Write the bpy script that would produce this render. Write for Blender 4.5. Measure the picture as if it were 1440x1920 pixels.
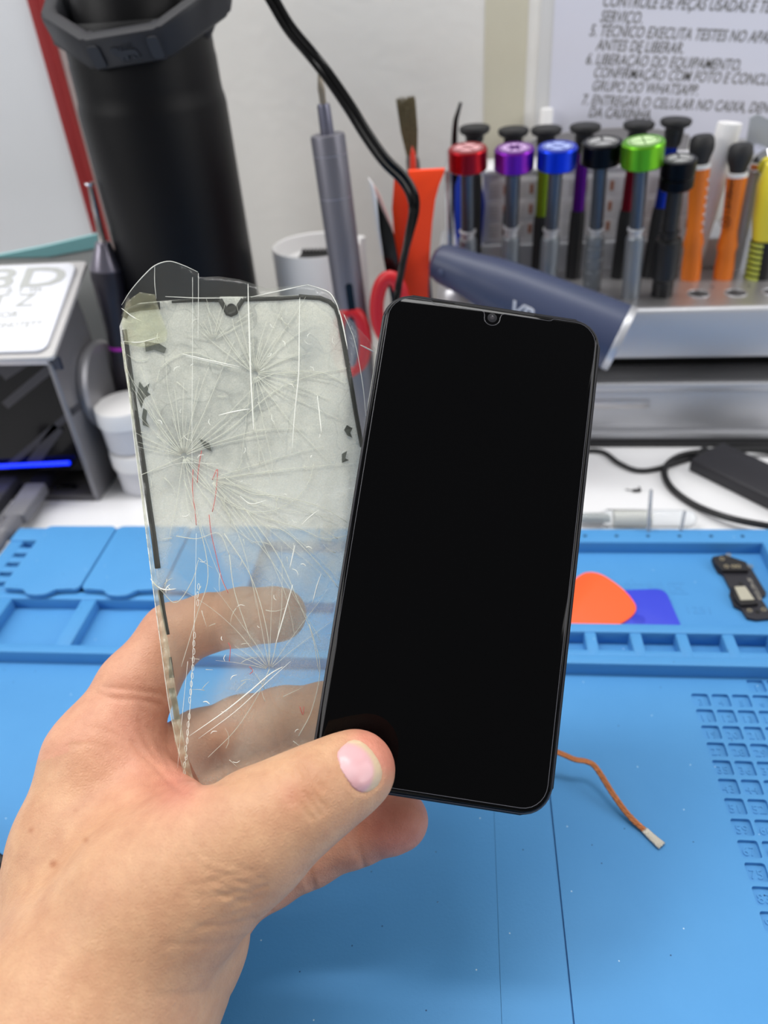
import bpy, bmesh, math, random
import numpy as np
from mathutils import Vector, Matrix
from mathutils.geometry import delaunay_2d_cdt
from mathutils.bvhtree import BVHTree

random.seed(7)
rng = np.random.default_rng(7)
SC = bpy.context.scene
COL = SC.collection
for _o in list(bpy.data.objects):
    bpy.data.objects.remove(_o)

# ------------------------------------------------------------------ camera
FPX, CAM_H = 1400.0, 0.285
def _n(v): v = np.array(v, float); return v / np.linalg.norm(v)
NAD = _n([150, 1940, 1400])
FWD = np.array([180., -1024, 1400]); FWD = _n(FWD - NAD * (FWD @ NAD))
UPC = -NAD
RT = np.cross(FWD, UPC)
RW = np.array([RT, FWD, UPC])                       # camera axes (right, down, forward) -> world
CAM = np.array([0, 0, CAM_H])
cam_d = bpy.data.cameras.new('camera'); cam = bpy.data.objects.new('camera', cam_d); COL.objects.link(cam)
cx, cy, cz = RW[:, 0], RW[:, 1], RW[:, 2]
cam.matrix_world = Matrix(((cx[0], -cy[0], -cz[0], 0), (cx[1], -cy[1], -cz[1], 0), (cx[2], -cy[2], -cz[2], CAM_H), (0, 0, 0, 1)))
cam_d.sensor_fit = 'VERTICAL'; cam_d.sensor_height = 36; cam_d.sensor_width = 27
cam_d.lens = FPX / 1920 * 36
cam_d.clip_start = 0.01; cam_d.clip_end = 20
cam_d.dof.use_dof = True; cam_d.dof.focus_distance = 0.236; cam_d.dof.aperture_fstop = 9.5
SC.camera = cam

# ------------------------------------------------------------------ light and exposure
SC.view_settings.view_transform = 'Standard'; SC.view_settings.look = 'None'
SC.view_settings.gamma = 1; SC.view_settings.use_curve_mapping = False
SC.view_settings.exposure = 0.0
w = bpy.data.worlds.new('World'); SC.world = w; w.use_nodes = True
bg = w.node_tree.nodes['Background']; bg.inputs[0].default_value = (0.98, 0.99, 1, 1); bg.inputs[1].default_value = 0.27
def area(name, loc, target, sx, sy, power, color=(1, 1, 1)):
    l = bpy.data.lights.new(name, 'AREA'); l.shape = 'RECTANGLE'; l.size = sx; l.size_y = sy; l.energy = power; l.color = color
    o = bpy.data.objects.new(name, l); COL.objects.link(o); o.location = loc
    o.rotation_euler = (Vector(target) - Vector(loc)).to_track_quat('-Z', 'Y').to_euler()
    return o
area('ceiling_panel_light', (-0.05, 0.50, 1.6), (-0.05, 0.4999, 0), 1.3, 0.16, 13, (1, 0.995, 0.985))
area('left_ceiling_light', (-1.0, 0.30, 1.6), (0.0, 0.25, 0), 0.4, 0.9, 11, (1, 0.99, 0.98))
area('right_ceiling_light', (1.6, 0.20, 1.20), (0.05, 0.3, 0), 0.4, 0.9, 7, (1, 0.99, 0.98))
area('front_left_fill', (-1.5, -0.60, 0.95), (-0.05, 0.25, 0.12), 0.9, 0.6, 11, (1, 0.985, 0.97))  # unseen fill, added to lift the surfaces facing the camera
area('front_right_fill', (1.9, -0.45, 0.85), (0.05, 0.3, 0.1), 0.9, 0.6, 9, (1, 0.985, 0.97))  # matching added fill from the right, brightens wall and film
SC.cycles.transparent_max_bounces = 40

# ------------------------------------------------------------------ helpers
def ray(px, py): return RW @ np.array([(px - 720) / FPX, (py - 960) / FPX, 1.0])
def at(px, py, Z): return Vector(CAM + ray(px, py) * Z)
def on_z(px, py, z=0.0):
    r = ray(px, py); return Vector(CAM + r * ((z - CAM_H) / r[2]))
def on_y(px, py, y):
    r = ray(px, py); return Vector(CAM + r * (y / r[1]))
def on_x(px, py, x):
    r = ray(px, py); return Vector(CAM + r * (x / r[0]))
def proj(P):
    c = (np.asarray(P) - CAM) @ RW
    return np.stack([720 + FPX * c[..., 0] / c[..., 2], 960 + FPX * c[..., 1] / c[..., 2], c[..., 2]], -1)
def s2l(c): return tuple(((v / 255) / 12.92 if v / 255 <= 0.04045 else ((v / 255 + 0.055) / 1.055) ** 2.4) for v in c)

MATS = {}
def mat(name, rgb, rough=0.5, metal=0.0, spec=0.5, bump=0.0, bscale=300.0, vary=0.0, vscale=60.0, coat=0.0, trans=0.0, emit=None, ior=1.45, aniso=0.0):
    if name in MATS: return MATS[name]
    m = bpy.data.materials.new(name); m.use_nodes = True; nt = m.node_tree; b = nt.nodes['Principled BSDF']
    c = s2l(rgb)
    b.inputs['Base Color'].default_value = (*c, 1); b.inputs['Roughness'].default_value = rough; b.inputs['Metallic'].default_value = metal
    b.inputs['Specular IOR Level'].default_value = spec; b.inputs['Coat Weight'].default_value = coat; b.inputs['Transmission Weight'].default_value = trans
    b.inputs['IOR'].default_value = ior; b.inputs['Anisotropic'].default_value = aniso
    if emit:
        b.inputs['Emission Color'].default_value = (*s2l(emit[0]), 1); b.inputs['Emission Strength'].default_value = emit[1]
    tc = nt.nodes.new('ShaderNodeTexCoord')
    if vary:
        n = nt.nodes.new('ShaderNodeTexNoise'); n.inputs['Scale'].default_value = vscale; n.inputs['Detail'].default_value = 5
        nt.links.new(tc.outputs['Object'], n.inputs['Vector'])
        mx = nt.nodes.new('ShaderNodeMix'); mx.data_type = 'RGBA'
        mx.inputs[6].default_value = (*[x * (1 - vary) for x in c], 1); mx.inputs[7].default_value = (*[min(1, x * (1 + vary)) for x in c], 1)
        nt.links.new(n.outputs['Fac'], mx.inputs[0]); nt.links.new(mx.outputs[2], b.inputs['Base Color'])
    if bump:
        n = nt.nodes.new('ShaderNodeTexNoise'); n.inputs['Scale'].default_value = bscale; n.inputs['Detail'].default_value = 3
        nt.links.new(tc.outputs['Object'], n.inputs['Vector'])
        bp = nt.nodes.new('ShaderNodeBump'); bp.inputs['Strength'].default_value = bump; bp.inputs['Distance'].default_value = 0.0005
        nt.links.new(n.outputs['Fac'], bp.inputs['Height']); nt.links.new(bp.outputs['Normal'], b.inputs['Normal'])
    MATS[name] = m
    return m

def tag(o, label=None, cat=None, group=None, kind=None):
    if label: o['label'] = label
    if cat: o['category'] = cat
    if group: o['group'] = group
    if kind: o['kind'] = kind
    return o
def thing(name, label, cat, loc, group=None):
    o = bpy.data.objects.new(name, None); o.empty_display_size = 0.01; COL.objects.link(o); o.location = Vector(loc)
    return tag(o, label, cat, group)
def wloc(o):
    v = Vector((0, 0, 0))
    while o is not None: v = v + o.location; o = o.parent
    return v
def link_mesh(name, me, m, parent=None, smooth=True, origin=None):
    """mesh given in world coordinates -> object whose origin is its parent's origin or its own base"""
    n = len(me.vertices); co = np.empty(n * 3); me.vertices.foreach_get('co', co); co = co.reshape(-1, 3)
    if parent is not None: org = np.array(wloc(parent))
    elif origin is not None: org = np.array(origin)
    else:
        lo, hi = co.min(0), co.max(0); org = np.array([(lo[0] + hi[0]) / 2, (lo[1] + hi[1]) / 2, lo[2]])
    me.vertices.foreach_set('co', (co - org).ravel())
    o = bpy.data.objects.new(name, me); COL.objects.link(o)
    if parent is not None: o.parent = parent
    else: o.location = Vector(org)
    if m is not None: me.materials.append(m)
    me.polygons.foreach_set('use_smooth', [smooth] * len(me.polygons)); me.update()
    return o
def obj(name, bm, m, parent=None, smooth=True, angle=35, origin=None):
    bmesh.ops.recalc_face_normals(bm, faces=bm.faces)
    me = bpy.data.meshes.new(name); bm.to_mesh(me); bm.free()
    o = link_mesh(name, me, m, parent, smooth, origin)
    if smooth and angle:
        bm2 = bmesh.new(); bm2.from_mesh(me)
        for e in bm2.edges:
            if len(e.link_faces) == 2 and e.calc_face_angle(0) > math.radians(angle): e.smooth = False
        bm2.to_mesh(me); bm2.free()
    return o
def axes(d):
    d = Vector(d).normalized(); u = Vector((1, 0, 0)) if abs(d.x) < 0.8 else Vector((0, 1, 0))
    u = (u - d * u.dot(d)).normalized(); return u, d.cross(u), d
def lathe(bm, prof, a, b, seg=28, close=True, ell=1.0, rng_=None):
    """prof: (radius, distance from a along a->b)"""
    a = Vector(a); u, v, d = axes(Vector(b) - a); rings = []
    for r, h in prof:
        c = a + d * h
        rings.append([bm.verts.new(c + (u * math.cos(2 * math.pi * i / seg) + v * (math.sin(2 * math.pi * i / seg) * ell)) * max(r, 1e-6)) for i in range(seg)])
    for p, q in zip(rings[:-1], rings[1:]):
        for i in range(seg): bm.faces.new((p[i], p[(i + 1) % seg], q[(i + 1) % seg], q[i]))
    if close:
        bm.faces.new(rings[0][::-1]); bm.faces.new(rings[-1])
    return bm
def L(prof, a, b, seg=28, close=True, ell=1.0): return lathe(bmesh.new(), prof, a, b, seg, close, ell)
def catmull(pts, n=8):
    P = [Vector(p) for p in pts]; P = [P[0] * 2 - P[1]] + P + [P[-1] * 2 - P[-2]]; out = []
    for i in range(1, len(P) - 2):
        for k in range(n):
            t = k / n
            out.append(0.5 * ((2 * P[i]) + (P[i + 1] - P[i - 1]) * t + (2 * P[i - 1] - 5 * P[i] + 4 * P[i + 1] - P[i + 2]) * t * t + (3 * P[i] - P[i - 1] - 3 * P[i + 1] + P[i + 2]) * t ** 3))
    out.append(P[-2]); return out
def tube(bm, pts, r, seg=10, caps=True, flat=1.0, closed=False):
    pts = [Vector(p) for p in pts]; n = len(pts); rr = r if hasattr(r, '__len__') else [r] * n
    rings = []; u = None
    for i, p in enumerate(pts):
        d = (pts[(i + 1) % n] - pts[i - 1]) if closed else (pts[min(i + 1, n - 1)] - pts[max(i - 1, 0)])
        d.normalize()
        if u is None: u = axes(d)[0]
        u = (u - d * u.dot(d)).normalized(); v = d.cross(u)
        rings.append([bm.verts.new(p + (u * math.cos(2 * math.pi * k / seg) + v * (math.sin(2 * math.pi * k / seg) * flat)) * rr[i]) for k in range(seg)])
    pr = list(zip(rings[:-1], rings[1:])) + ([(rings[-1], rings[0])] if closed else [])
    for p, q in pr:
        for i in range(seg): bm.faces.new((p[i], p[(i + 1) % seg], q[(i + 1) % seg], q[i]))
    if caps and not closed: bm.faces.new(rings[0][::-1]); bm.faces.new(rings[-1])
    return bm
def box(bm, lo, hi, M=None, bev=0.0, segs=2):
    r = bmesh.ops.create_cube(bm, size=1.0); vs = r['verts']; lo, hi = Vector(lo), Vector(hi); c, s = (lo + hi) / 2, hi - lo
    for v in vs: v.co = Vector((v.co.x * s.x, v.co.y * s.y, v.co.z * s.z)) + c
    if bev:
        es = list({e for v in vs for e in v.link_edges})
        nv = bmesh.ops.bevel(bm, geom=es, offset=bev, segments=segs, affect='EDGES', profile=0.5)
        vs = list({v for f in nv['faces'] for v in f.verts} | {v for v in vs if v.is_valid})
    if M is not None:
        for v in vs: v.co = M @ v.co
    return bm
def B(lo, hi, M=None, bev=0.0, segs=2): return box(bmesh.new(), lo, hi, M, bev, segs)
def slab(bm, outline, fn, h0, h1, bev=0.0):
    """closed 2-D outline -> solid between heights h0 and h1; fn(x, y, h) gives the world point"""
    a = [bm.verts.new(fn(x, y, h0)) for x, y in outline]; b = [bm.verts.new(fn(x, y, h1)) for x, y in outline]; n = len(a)
    f1 = bm.faces.new(a[::-1]); f2 = bm.faces.new(b)
    for i in range(n): bm.faces.new((a[i], a[(i + 1) % n], b[(i + 1) % n], b[i]))
    if bev:
        bmesh.ops.bevel(bm, geom=list(f1.edges) + list(f2.edges), offset=bev, segments=2, affect='EDGES', profile=0.5)
    return bm
def rrect(x0, y0, x1, y1, r, n=6):
    out = []
    for cx_, cy_, a0 in ((x1 - r, y1 - r, 0), (x0 + r, y1 - r, 90), (x0 + r, y0 + r, 180), (x1 - r, y0 + r, 270)):
        for k in range(n + 1):
            a = math.radians(a0 + 90 * k / n); out.append((cx_ + r * math.cos(a), cy_ + r * math.sin(a)))
    return out
def circ(cx_, cy_, r, n=24): return [(cx_ + r * math.cos(2 * math.pi * k / n), cy_ + r * math.sin(2 * math.pi * k / n)) for k in range(n)]
def text_bm(bm, s, size, M, extrude=0.0, offset=0.0, shear=0.0, align='LEFT', width=None, yalign='TOP_BASELINE'):
    cu = bpy.data.curves.new('t', 'FONT'); cu.body = s; cu.size = size; cu.extrude = extrude; cu.offset = offset; cu.shear = shear; cu.align_x = align
    cu.resolution_u = 3
    o = bpy.data.objects.new('t', cu); COL.objects.link(o)
    dg = bpy.context.evaluated_depsgraph_get(); me = bpy.data.meshes.new_from_object(o.evaluated_get(dg))
    bpy.data.objects.remove(o); bpy.data.curves.remove(cu)
    xs = [v.co.x for v in me.vertices]
    k = 1.0
    if width and xs: k = width / (max(xs) - min(xs))
    me.transform(M @ Matrix.Diagonal((k, 1, 1, 1))); bm.from_mesh(me); bpy.data.meshes.remove(me)
    return bm
def plane_m(o, x, y):
    x = Vector(x).normalized(); y = Vector(y); y = (y - x * y.dot(x)).normalized(); z = x.cross(y); o = Vector(o)
    return Matrix(((x.x, y.x, z.x, o.x), (x.y, y.y, z.y, o.y), (x.z, y.z, z.z, o.z), (0, 0, 0, 1)))
def inpoly(px, py, poly):
    px = np.asarray(px); py = np.asarray(py); c = np.zeros(px.shape, bool); n = len(poly)
    for i in range(n):
        x1, y1 = poly[i]; x2, y2 = poly[(i + 1) % n]
        if y1 == y2: continue
        c ^= ((y1 > py) != (y2 > py)) & (px < (x2 - x1) * (py - y1) / (y2 - y1) + x1)
    return c
def segdist(px, py, pl):
    d = np.full(np.shape(px), 1e9)
    for (x1, y1), (x2, y2) in zip(pl[:-1], pl[1:]):
        dx, dy = x2 - x1, y2 - y1; t = np.clip(((px - x1) * dx + (py - y1) * dy) / (dx * dx + dy * dy + 1e-9), 0, 1)
        d = np.minimum(d, np.hypot(px - x1 - t * dx, py - y1 - t * dy))
    return d

# ------------------------------------------------------------------ materials
M_wall = mat('wall_paint', (241, 239, 234), 0.75, bump=0.5, bscale=120, vary=0.02, vscale=8)
M_desk = mat('desk_white', (232, 232, 234), 0.28, vary=0.015, vscale=12)
def mat_blue():
    m = mat('silicone_blue', (78, 150, 212), 0.52, spec=0.35, bump=0.12, bscale=900)
    nt = m.node_tree; b = nt.nodes['Principled BSDF']
    tc = nt.nodes.new('ShaderNodeTexCoord')
    n1 = nt.nodes.new('ShaderNodeTexNoise'); n1.inputs['Scale'].default_value = 9; n1.inputs['Detail'].default_value = 6
    vo = nt.nodes.new('ShaderNodeTexVoronoi'); vo.voronoi_dimensions = '2D'; vo.inputs['Scale'].default_value = 42
    n2 = nt.nodes.new('ShaderNodeTexNoise'); n2.inputs['Scale'].default_value = 24
    for x in (n1, vo, n2): nt.links.new(tc.outputs['Object'], x.inputs['Vector'])
    r1 = nt.nodes.new('ShaderNodeMapRange'); r1.inputs[1].default_value = 0.3; r1.inputs[2].default_value = 0.7
    nt.links.new(n1.outputs['Fac'], r1.inputs[0])
    mx = nt.nodes.new('ShaderNodeMix'); mx.data_type = 'RGBA'
    mx.inputs[6].default_value = (*s2l((72, 141, 200)), 1); mx.inputs[7].default_value = (*s2l((83, 152, 210)), 1)
    nt.links.new(r1.outputs[0], mx.inputs[0])
    # specks of lint and small dark marks
    lt = nt.nodes.new('ShaderNodeMath'); lt.operation = 'LESS_THAN'; lt.inputs[1].default_value = 0.011
    nt.links.new(vo.outputs['Distance'], lt.inputs[0])
    gt = nt.nodes.new('ShaderNodeMath'); gt.operation = 'GREATER_THAN'; gt.inputs[1].default_value = 0.5
    nt.links.new(n2.outputs['Fac'], gt.inputs[0])
    col = nt.nodes.new('ShaderNodeMix'); col.data_type = 'RGBA'
    col.inputs[6].default_value = (*s2l((30, 66, 110)), 1); col.inputs[7].default_value = (*s2l((185, 215, 235)), 1)
    nt.links.new(gt.outputs[0], col.inputs[0])
    mx2 = nt.nodes.new('ShaderNodeMix'); mx2.data_type = 'RGBA'
    nt.links.new(lt.outputs[0], mx2.inputs[0]); nt.links.new(mx.outputs[2], mx2.inputs[6]); nt.links.new(col.outputs[2], mx2.inputs[7])
    nt.links.new(mx2.outputs[2], b.inputs['Base Color'])
    return m
M_blue = mat_blue()
M_blk = mat('black_plastic', (22, 22, 24), 0.45)
M_blkgloss = mat('black_gloss', (10, 10, 11), 0.18)
M_blkrub = mat('black_rubber', (34, 34, 36), 0.6, bump=0.1)
M_flask = mat('flask_black_coat', (6, 6, 9), 0.40, spec=0.26, bump=0.25, bscale=2500)
M_flaskring = mat('flask_ring_plastic', (36, 37, 42), 0.5, spec=0.4, bump=0.1, bscale=1500)
M_alu = mat('brushed_aluminium', (192, 193, 198), 0.42, 0.6, bump=0.08, bscale=800)
M_alud = mat('grey_metal', (120, 121, 127), 0.42, 0.8, bump=0.05)
M_chrome = mat('chrome', (225, 226, 230), 0.12, 1.0)
M_steel = mat('dark_steel_shaft', (92, 98, 108), 0.34, 0.75)
M_gun = mat('space_grey', (116, 115, 124), 0.42, 0.5, bump=0.05, bscale=2000)
M_white = mat('white_plastic', (232, 231, 231), 0.4)
M_paper = mat('paper_white', (228, 229, 243), 0.7)
M_ink = mat('ink_grey', (104, 102, 98), 0.8)
M_tape = mat('masking_tape', (216, 211, 190), 0.75, bump=0.3, bscale=500, vary=0.03)
M_orange = mat('orange_plastic', (255, 72, 22), 0.42)
M_orangeh = mat('orange_handle', (226, 118, 28), 0.42)
M_red = mat('red_plastic', (196, 32, 40), 0.38)
M_redtrim = mat('red_trim', (150, 34, 36), 0.5, vary=0.08)
M_navy = mat('navy_coat', (62, 70, 96), 0.42, bump=0.05, bscale=3000)
M_blueplastic = mat('blue_plastic', (20, 62, 200), 0.35)
M_bluecard = mat('indigo_plastic', (56, 70, 205), 0.4)
M_yel = mat('yellow_plastic', (226, 212, 62), 0.4)
M_yelg = mat('olive_yellow', (168, 178, 70), 0.5)
def ano(n, c): return mat('anodised_' + n, c, 0.3, 0.85)
M_clear = mat('clear_plastic', (245, 248, 250), 0.05, trans=1.0, ior=1.3)

# ------------------------------------------------------------------ the room
WALL_Y = 0.62
tag(obj('wall_back', B((-1.6, WALL_Y, -0.8), (1.6, WALL_Y + 0.1, 1.9)), M_wall, smooth=False), kind='structure')
desk = thing('desk', 'white laminate workbench top under the blue mat', 'desk', (0, 0.1, -0.03))
obj('worktop', B((-0.95, -0.25, -0.032), (0.95, 0.6195, -0.002), bev=0.002), M_desk, desk)

# ------------------------------------------------------------------ repair mat
PIV = Vector((0.1, 0.26, 0)); MROT = Matrix.Translation(PIV) @ Matrix.Rotation(math.radians(1.05), 4, 'Z') @ Matrix.Translation(-PIV)
MROTI = MROT.inverted()
def ml(x, y, z): return MROT @ Vector((x, y, z))
mat_t = thing('repair_mat', 'blue silicone repair mat with numbered squares and parts trays', 'mat', (0, 0.15, -0.0018))
ZR = 0.008
def plate(bm, outer, holes, depth, fn, zt=0.0, zb=-0.0016):
    es = []; loops = []
    for lp in [outer] + holes:
        vs = [bm.verts.new(fn(x, y, zt)) for x, y in lp]
        ee = [bm.edges.new((vs[i], vs[(i + 1) % len(vs)])) for i in range(len(vs))]
        es += ee; loops.append(vs)
    bmesh.ops.triangle_fill(bm, use_beauty=True, use_dissolve=False, edges=es)
    for k, (vs, lp) in enumerate(zip(loops, [outer] + holes)):
        z = zb if k == 0 else zt - depth
        lo = [bm.verts.new(fn(x, y, z)) for x, y in lp]
        for i in range(len(vs)): bm.faces.new((vs[i], vs[(i + 1) % len(vs)], lo[(i + 1) % len(vs)], lo[i]))
        if k: bm.faces.new(lo)
        else: bm.faces.new(lo[::-1])
bm = bmesh.new()
cells = []; PIT = 0.0092; CX0, CY0 = 0.1022, 0.2482
def cellrect(c, r): # column from the left, row down from the row that starts with 3
    x = CX0 + c * PIT; y = CY0 - r * PIT
    return (x, y - 0.0073, x + 0.0077, y)
for r in range(-1, 13):
    for c in range(8):
        if r == -1:
            if c not in (3, 4): continue
            num = c - 2
        else: num = 3 + r * 8 + c
        cells.append((num, cellrect(c, r)))
holes = [rrect(*rc, 0.0011, 4) for _, rc in cells]
# two long shallow seams pressed in the sheet
holes += [rrect(0.0312, -0.03, 0.0318, 0.245, 0.00025, 1), rrect(0.0078, -0.03, 0.00793, 0.245, 0.00005, 1)]
plate(bm, rrect(-0.292, -0.06, 0.36, 0.3665, 0.022, 6), holes, 0.0015, ml, 0.0, -0.0019)
for num, (x0, y0, x1, y1) in cells:
    Mx = MROT @ Matrix.Translation(((x0 + x1) / 2, y0 + 0.0016, -0.0015))
    text_bm(bm, str(num), 0.0052, Mx, extrude=0.0003, align='CENTER')
obj('base', bm, M_blue, mat_t, smooth=False)
# tray rims
bm = bmesh.new()
def rim(x0, y0, x1, y1, z=ZR, bev=0.0009): box(bm, (x0, y0, -0.0005), (x1, y1, z), MROT, bev)
rim(-0.292, 0.3535, 0.36, 0.3665)                # back
rim(-0.292, 0.2585, 0.36, 0.2645)                # front
rim(-0.02, 0.2800, 0.36, 0.2864)                 # right tray front wall
rim(-0.292, 0.3000, -0.02, 0.3065, 0.0075)       # left compartments back wall
rim(-0.026, 0.2645, -0.020, 0.3535)
for x in (0.0135, 0.0365, 0.0592, 0.0815, 0.1038, 0.1261, 0.1484, 0.1707): rim(x - 0.0029, 0.2640, x + 0.0029, 0.2805, ZR - 0.0004)
box(bm, (-0.02, 0.2640, -0.0005), (0.36, 0.2685, ZR - 0.0006), MROT, 0.0009)
for x in (-0.2675, -0.2165, -0.168, -0.119, -0.07): rim(x - 0.0045, 0.2635, x + 0.0045, 0.3005, ZR - 0.0008)
rim(0.1655, 0.2860, 0.172, 0.354); rim(0.172, 0.34, 0.36, 0.354, ZR - 0.001)
for y in (0.2935, 0.3055, 0.3175, 0.3295): rim(0.1765, y, 0.36, y + 0.006, ZR - 0.001)
rim(-0.292, 0.2640, -0.283, 0.354, ZR - 0.001)
for y in (0.306, 0.315, 0.324, 0.333, 0.342): rim(-0.2835, y, -0.2685, y + 0.0055, ZR - 0.001)
rimo = obj('tray_rim', bm, M_blue, mat_t, smooth=True, angle=40)
# pin holes in the back rim
bm = bmesh.new()
for k in range(-8, 12):
    p = MROTI @ on_z(1215 + 59 * k, 1005, ZR); lathe(bm, [(0.0011, 0), (0.0011, 0.0006)], ml(p.x, 0.3594, ZR - 0.0004), ml(p.x, 0.3594, ZR + 0.1), 12)
obj('pin_hole', bm, mat('deep_blue', (22, 70, 110), 0.7), mat_t, smooth=False)
# lids over the left tray
for k, (x0, x1) in enumerate(((-0.2705, -0.2235), (-0.2225, -0.1745), (-0.1735, -0.1255))):
    bm = bmesh.new(); xm = (x0 + x1) / 2
    out = rrect(x0, 0.3045, x1, 0.3645, 0.004, 4)
    i = max(range(len(out)), key=lambda j: (out[j][1] < 0.3046, out[j][0]))
    lo_ = [p for p in out]
    tabs = [(xm - 0.010, 0.3045), (xm - 0.0082, 0.3022), (xm - 0.005, 0.3001), (xm, 0.2994), (xm + 0.005, 0.3001), (xm + 0.0082, 0.3022), (xm + 0.010, 0.3045)]
    idx = [j for j, p in enumerate(lo_) if p[0] < xm and p[1] < 0.30451][-1]
    out = lo_[:idx + 1] + tabs + lo_[idx + 1:]
    slab(bm, out, ml, 0.0084, 0.0112, 0.0005)
    obj('lid', bm, M_blue, mat_t, angle=40)
# engraved tray marking
bm = bmesh.new()
p = MROTI @ on_z(1172, 1112, 0.0); text_bm(bm, '物料区', 0.0115, MROT @ Matrix.Translation((p.x, p.y, 0.0)) @ Matrix.Diagonal((1, 1.0, 1, 1)), extrude=0.00012)
p = MROTI @ on_z(1285, 1150, 0.0); text_bm(bm, '1251', 0.0075, MROT @ Matrix.Translation((p.x, p.y, 0.0)), extrude=0.00012)
obj('tray_marking', bm, mat('silicone_mark', (70, 138, 196), 0.6), mat_t, smooth=False)

# things lying in the tray
def flat_shape(name, pts, z0, th, m, label, cat, bev=0.0004):
    out = [on_z(x, y, z0) for x, y in pts]
    out = catmull(out + [out[0]], 5)[:-1]
    bm = bmesh.new(); slab(bm, [(p.x, p.y) for p in out], lambda x, y, h: Vector((x, y, h)), z0, z0 + th, bev)
    return tag(obj(name, bm, m), label, cat)
bc = [on_z(x, y, 0.0004) for x, y in ((1140, 1113), (1276, 1119), (1283, 1185), (1140, 1190))]
bm = bmesh.new()
dxv = (bc[1] - bc[0]); dyv = (bc[3] - bc[0]); Wc, Hc = dxv.length, dyv.length
Mc = plane_m(bc[3], bc[2] - bc[3], bc[0] - bc[3])
slab(bm, rrect(0, 0, Wc, Hc * 1.02, 0.005, 6), lambda x, y, h: Mc @ Vector((x, y, h)), 0.0002, 0.0009, 0.0002)
cardo = thing('pry_card', 'indigo plastic pry card under the orange pick in the mat tray', 'pry tool', Mc @ Vector((Wc / 2, Hc / 2, 0.0002)))
obj('card', bm, M_bluecard, cardo, angle=40)
bm = bmesh.new(); lathe(bm, [(0.0032, 0), (0.0034, 0.0002), (0.003, 0.0003)], Mc @ Vector((Wc * 0.47, Hc * 0.3, 0.0008)), Mc @ Vector((Wc * 0.47, Hc * 0.3, 0.1)), 24)
obj('embossed_disc', bm, mat('indigo_emboss', (48, 60, 190), 0.5), cardo)
pick = [(1035, 1130), (1062, 1105), (1090, 1079), (1112, 1076), (1135, 1084), (1168, 1108), (1190, 1135), (1190, 1150), (1170, 1168), (1120, 1190), (1060, 1192), (1035, 1165)]
flat_shape('pick', pick, 0.0012, 0.0012, mat('pick_orange', (255, 98, 48), 0.42), 'orange rounded triangular opening pick lying in the mat tray', 'pick', 0.0004)

# camera flex board
def pcb():
    t = thing('flex_board', 'small black circuit board with gold pads at the right end of the tray', 'circuit board', on_z(1390, 1095, 0.001))
    def fz(x, y, h=0): return on_z(1320 + x / 12, 1010 + y / 12, 0.0045) + Vector((0, 0, h))
    def sl(pts, h0, h1):
        bm = bmesh.new(); slab(bm, [(0, 0)] * 0 + pts, lambda x, y, h: fz(x, y, h), h0, h1); return bm
    mb = mat('pcb_black', (38, 37, 44), 0.45, bump=0.1, bscale=1500)
    obj('board', sl([(190, 360), (440, 310), (880, 480), (1100, 590), (1430, 1130), (1400, 1190), (1290, 1220), (1560, 1620), (1540, 1700), (1200, 1730), (1000, 1690), (870, 1500), (700, 1420), (600, 1150), (620, 1040), (450, 720), (330, 650), (240, 500)], -0.0042, -0.0028), mb, t, smooth=False)
    obj('connector', sl([(200, 380), (470, 330), (960, 500), (1010, 690), (420, 690), (250, 520)], -0.0028, -0.0008), mat('pcb_dark', (30, 28, 30), 0.5, bump=0.2, bscale=2000), t, smooth=False)
    obj('module', sl([(640, 1040), (960, 1030), (1230, 1430), (840, 1460), (700, 1300)], -0.0028, -0.0010), mat('pcb_dark', (30, 28, 30), 0.5), t, smooth=False)
    obj('shield', sl([(690, 1070), (930, 1060), (1140, 1360), (830, 1370)], -0.0010, -0.0003), mat('pale_metal', (205, 200, 182), 0.3, 0.6), t, smooth=False)
    gold = mat('pad_metal', (190, 178, 150), 0.3, 0.8)
    for x, y, z in ((560, 340, -0.0007), (410, 430, -0.0007), (510, 600, -0.0007), (670, 600, -0.0007), (780, 600, -0.0007), (1050, 1530, -0.0027), (990, 520, -0.0027), (1070, 540, -0.0027), (1370, 1510, -0.0027)):
        bm = bmesh.new(); c = fz(x, y, z); tube(bm, [c + Vector((0.0011 * math.cos(a), 0.0011 * math.sin(a), 0)) for a in np.linspace(0, 2 * math.pi, 12, endpoint=False)], 0.0003, 6, closed=True)
        obj('solder_pad', bm, gold, t)
    bm = bmesh.new()
    for x, y in ((850, 930), (1230, 1560)):
        c = fz(x, y, -0.0028); lathe(bm, [(0.0013, 0), (0.0013, 0.0001)], c, c + Vector((0, 0, 1)), 14)
    obj('hole', bm, M_blkgloss, t, smooth=False)
    bm = bmesh.new()
    a = fz(985, 800, -0.00275); b_ = fz(1260, 1290, -0.00275); Mt = plane_m(a, b_ - a, Vector((b_ - a).cross(Vector((0, 0, 1)))) * -1)
    text_bm(bm, 'AP 4G7 E3G6', 0.0032, Mt, width=(b_ - a).length)
    obj('board_marking', bm, mat('silkscreen', (165, 160, 150), 0.7), t, smooth=False)
pcb()

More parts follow.
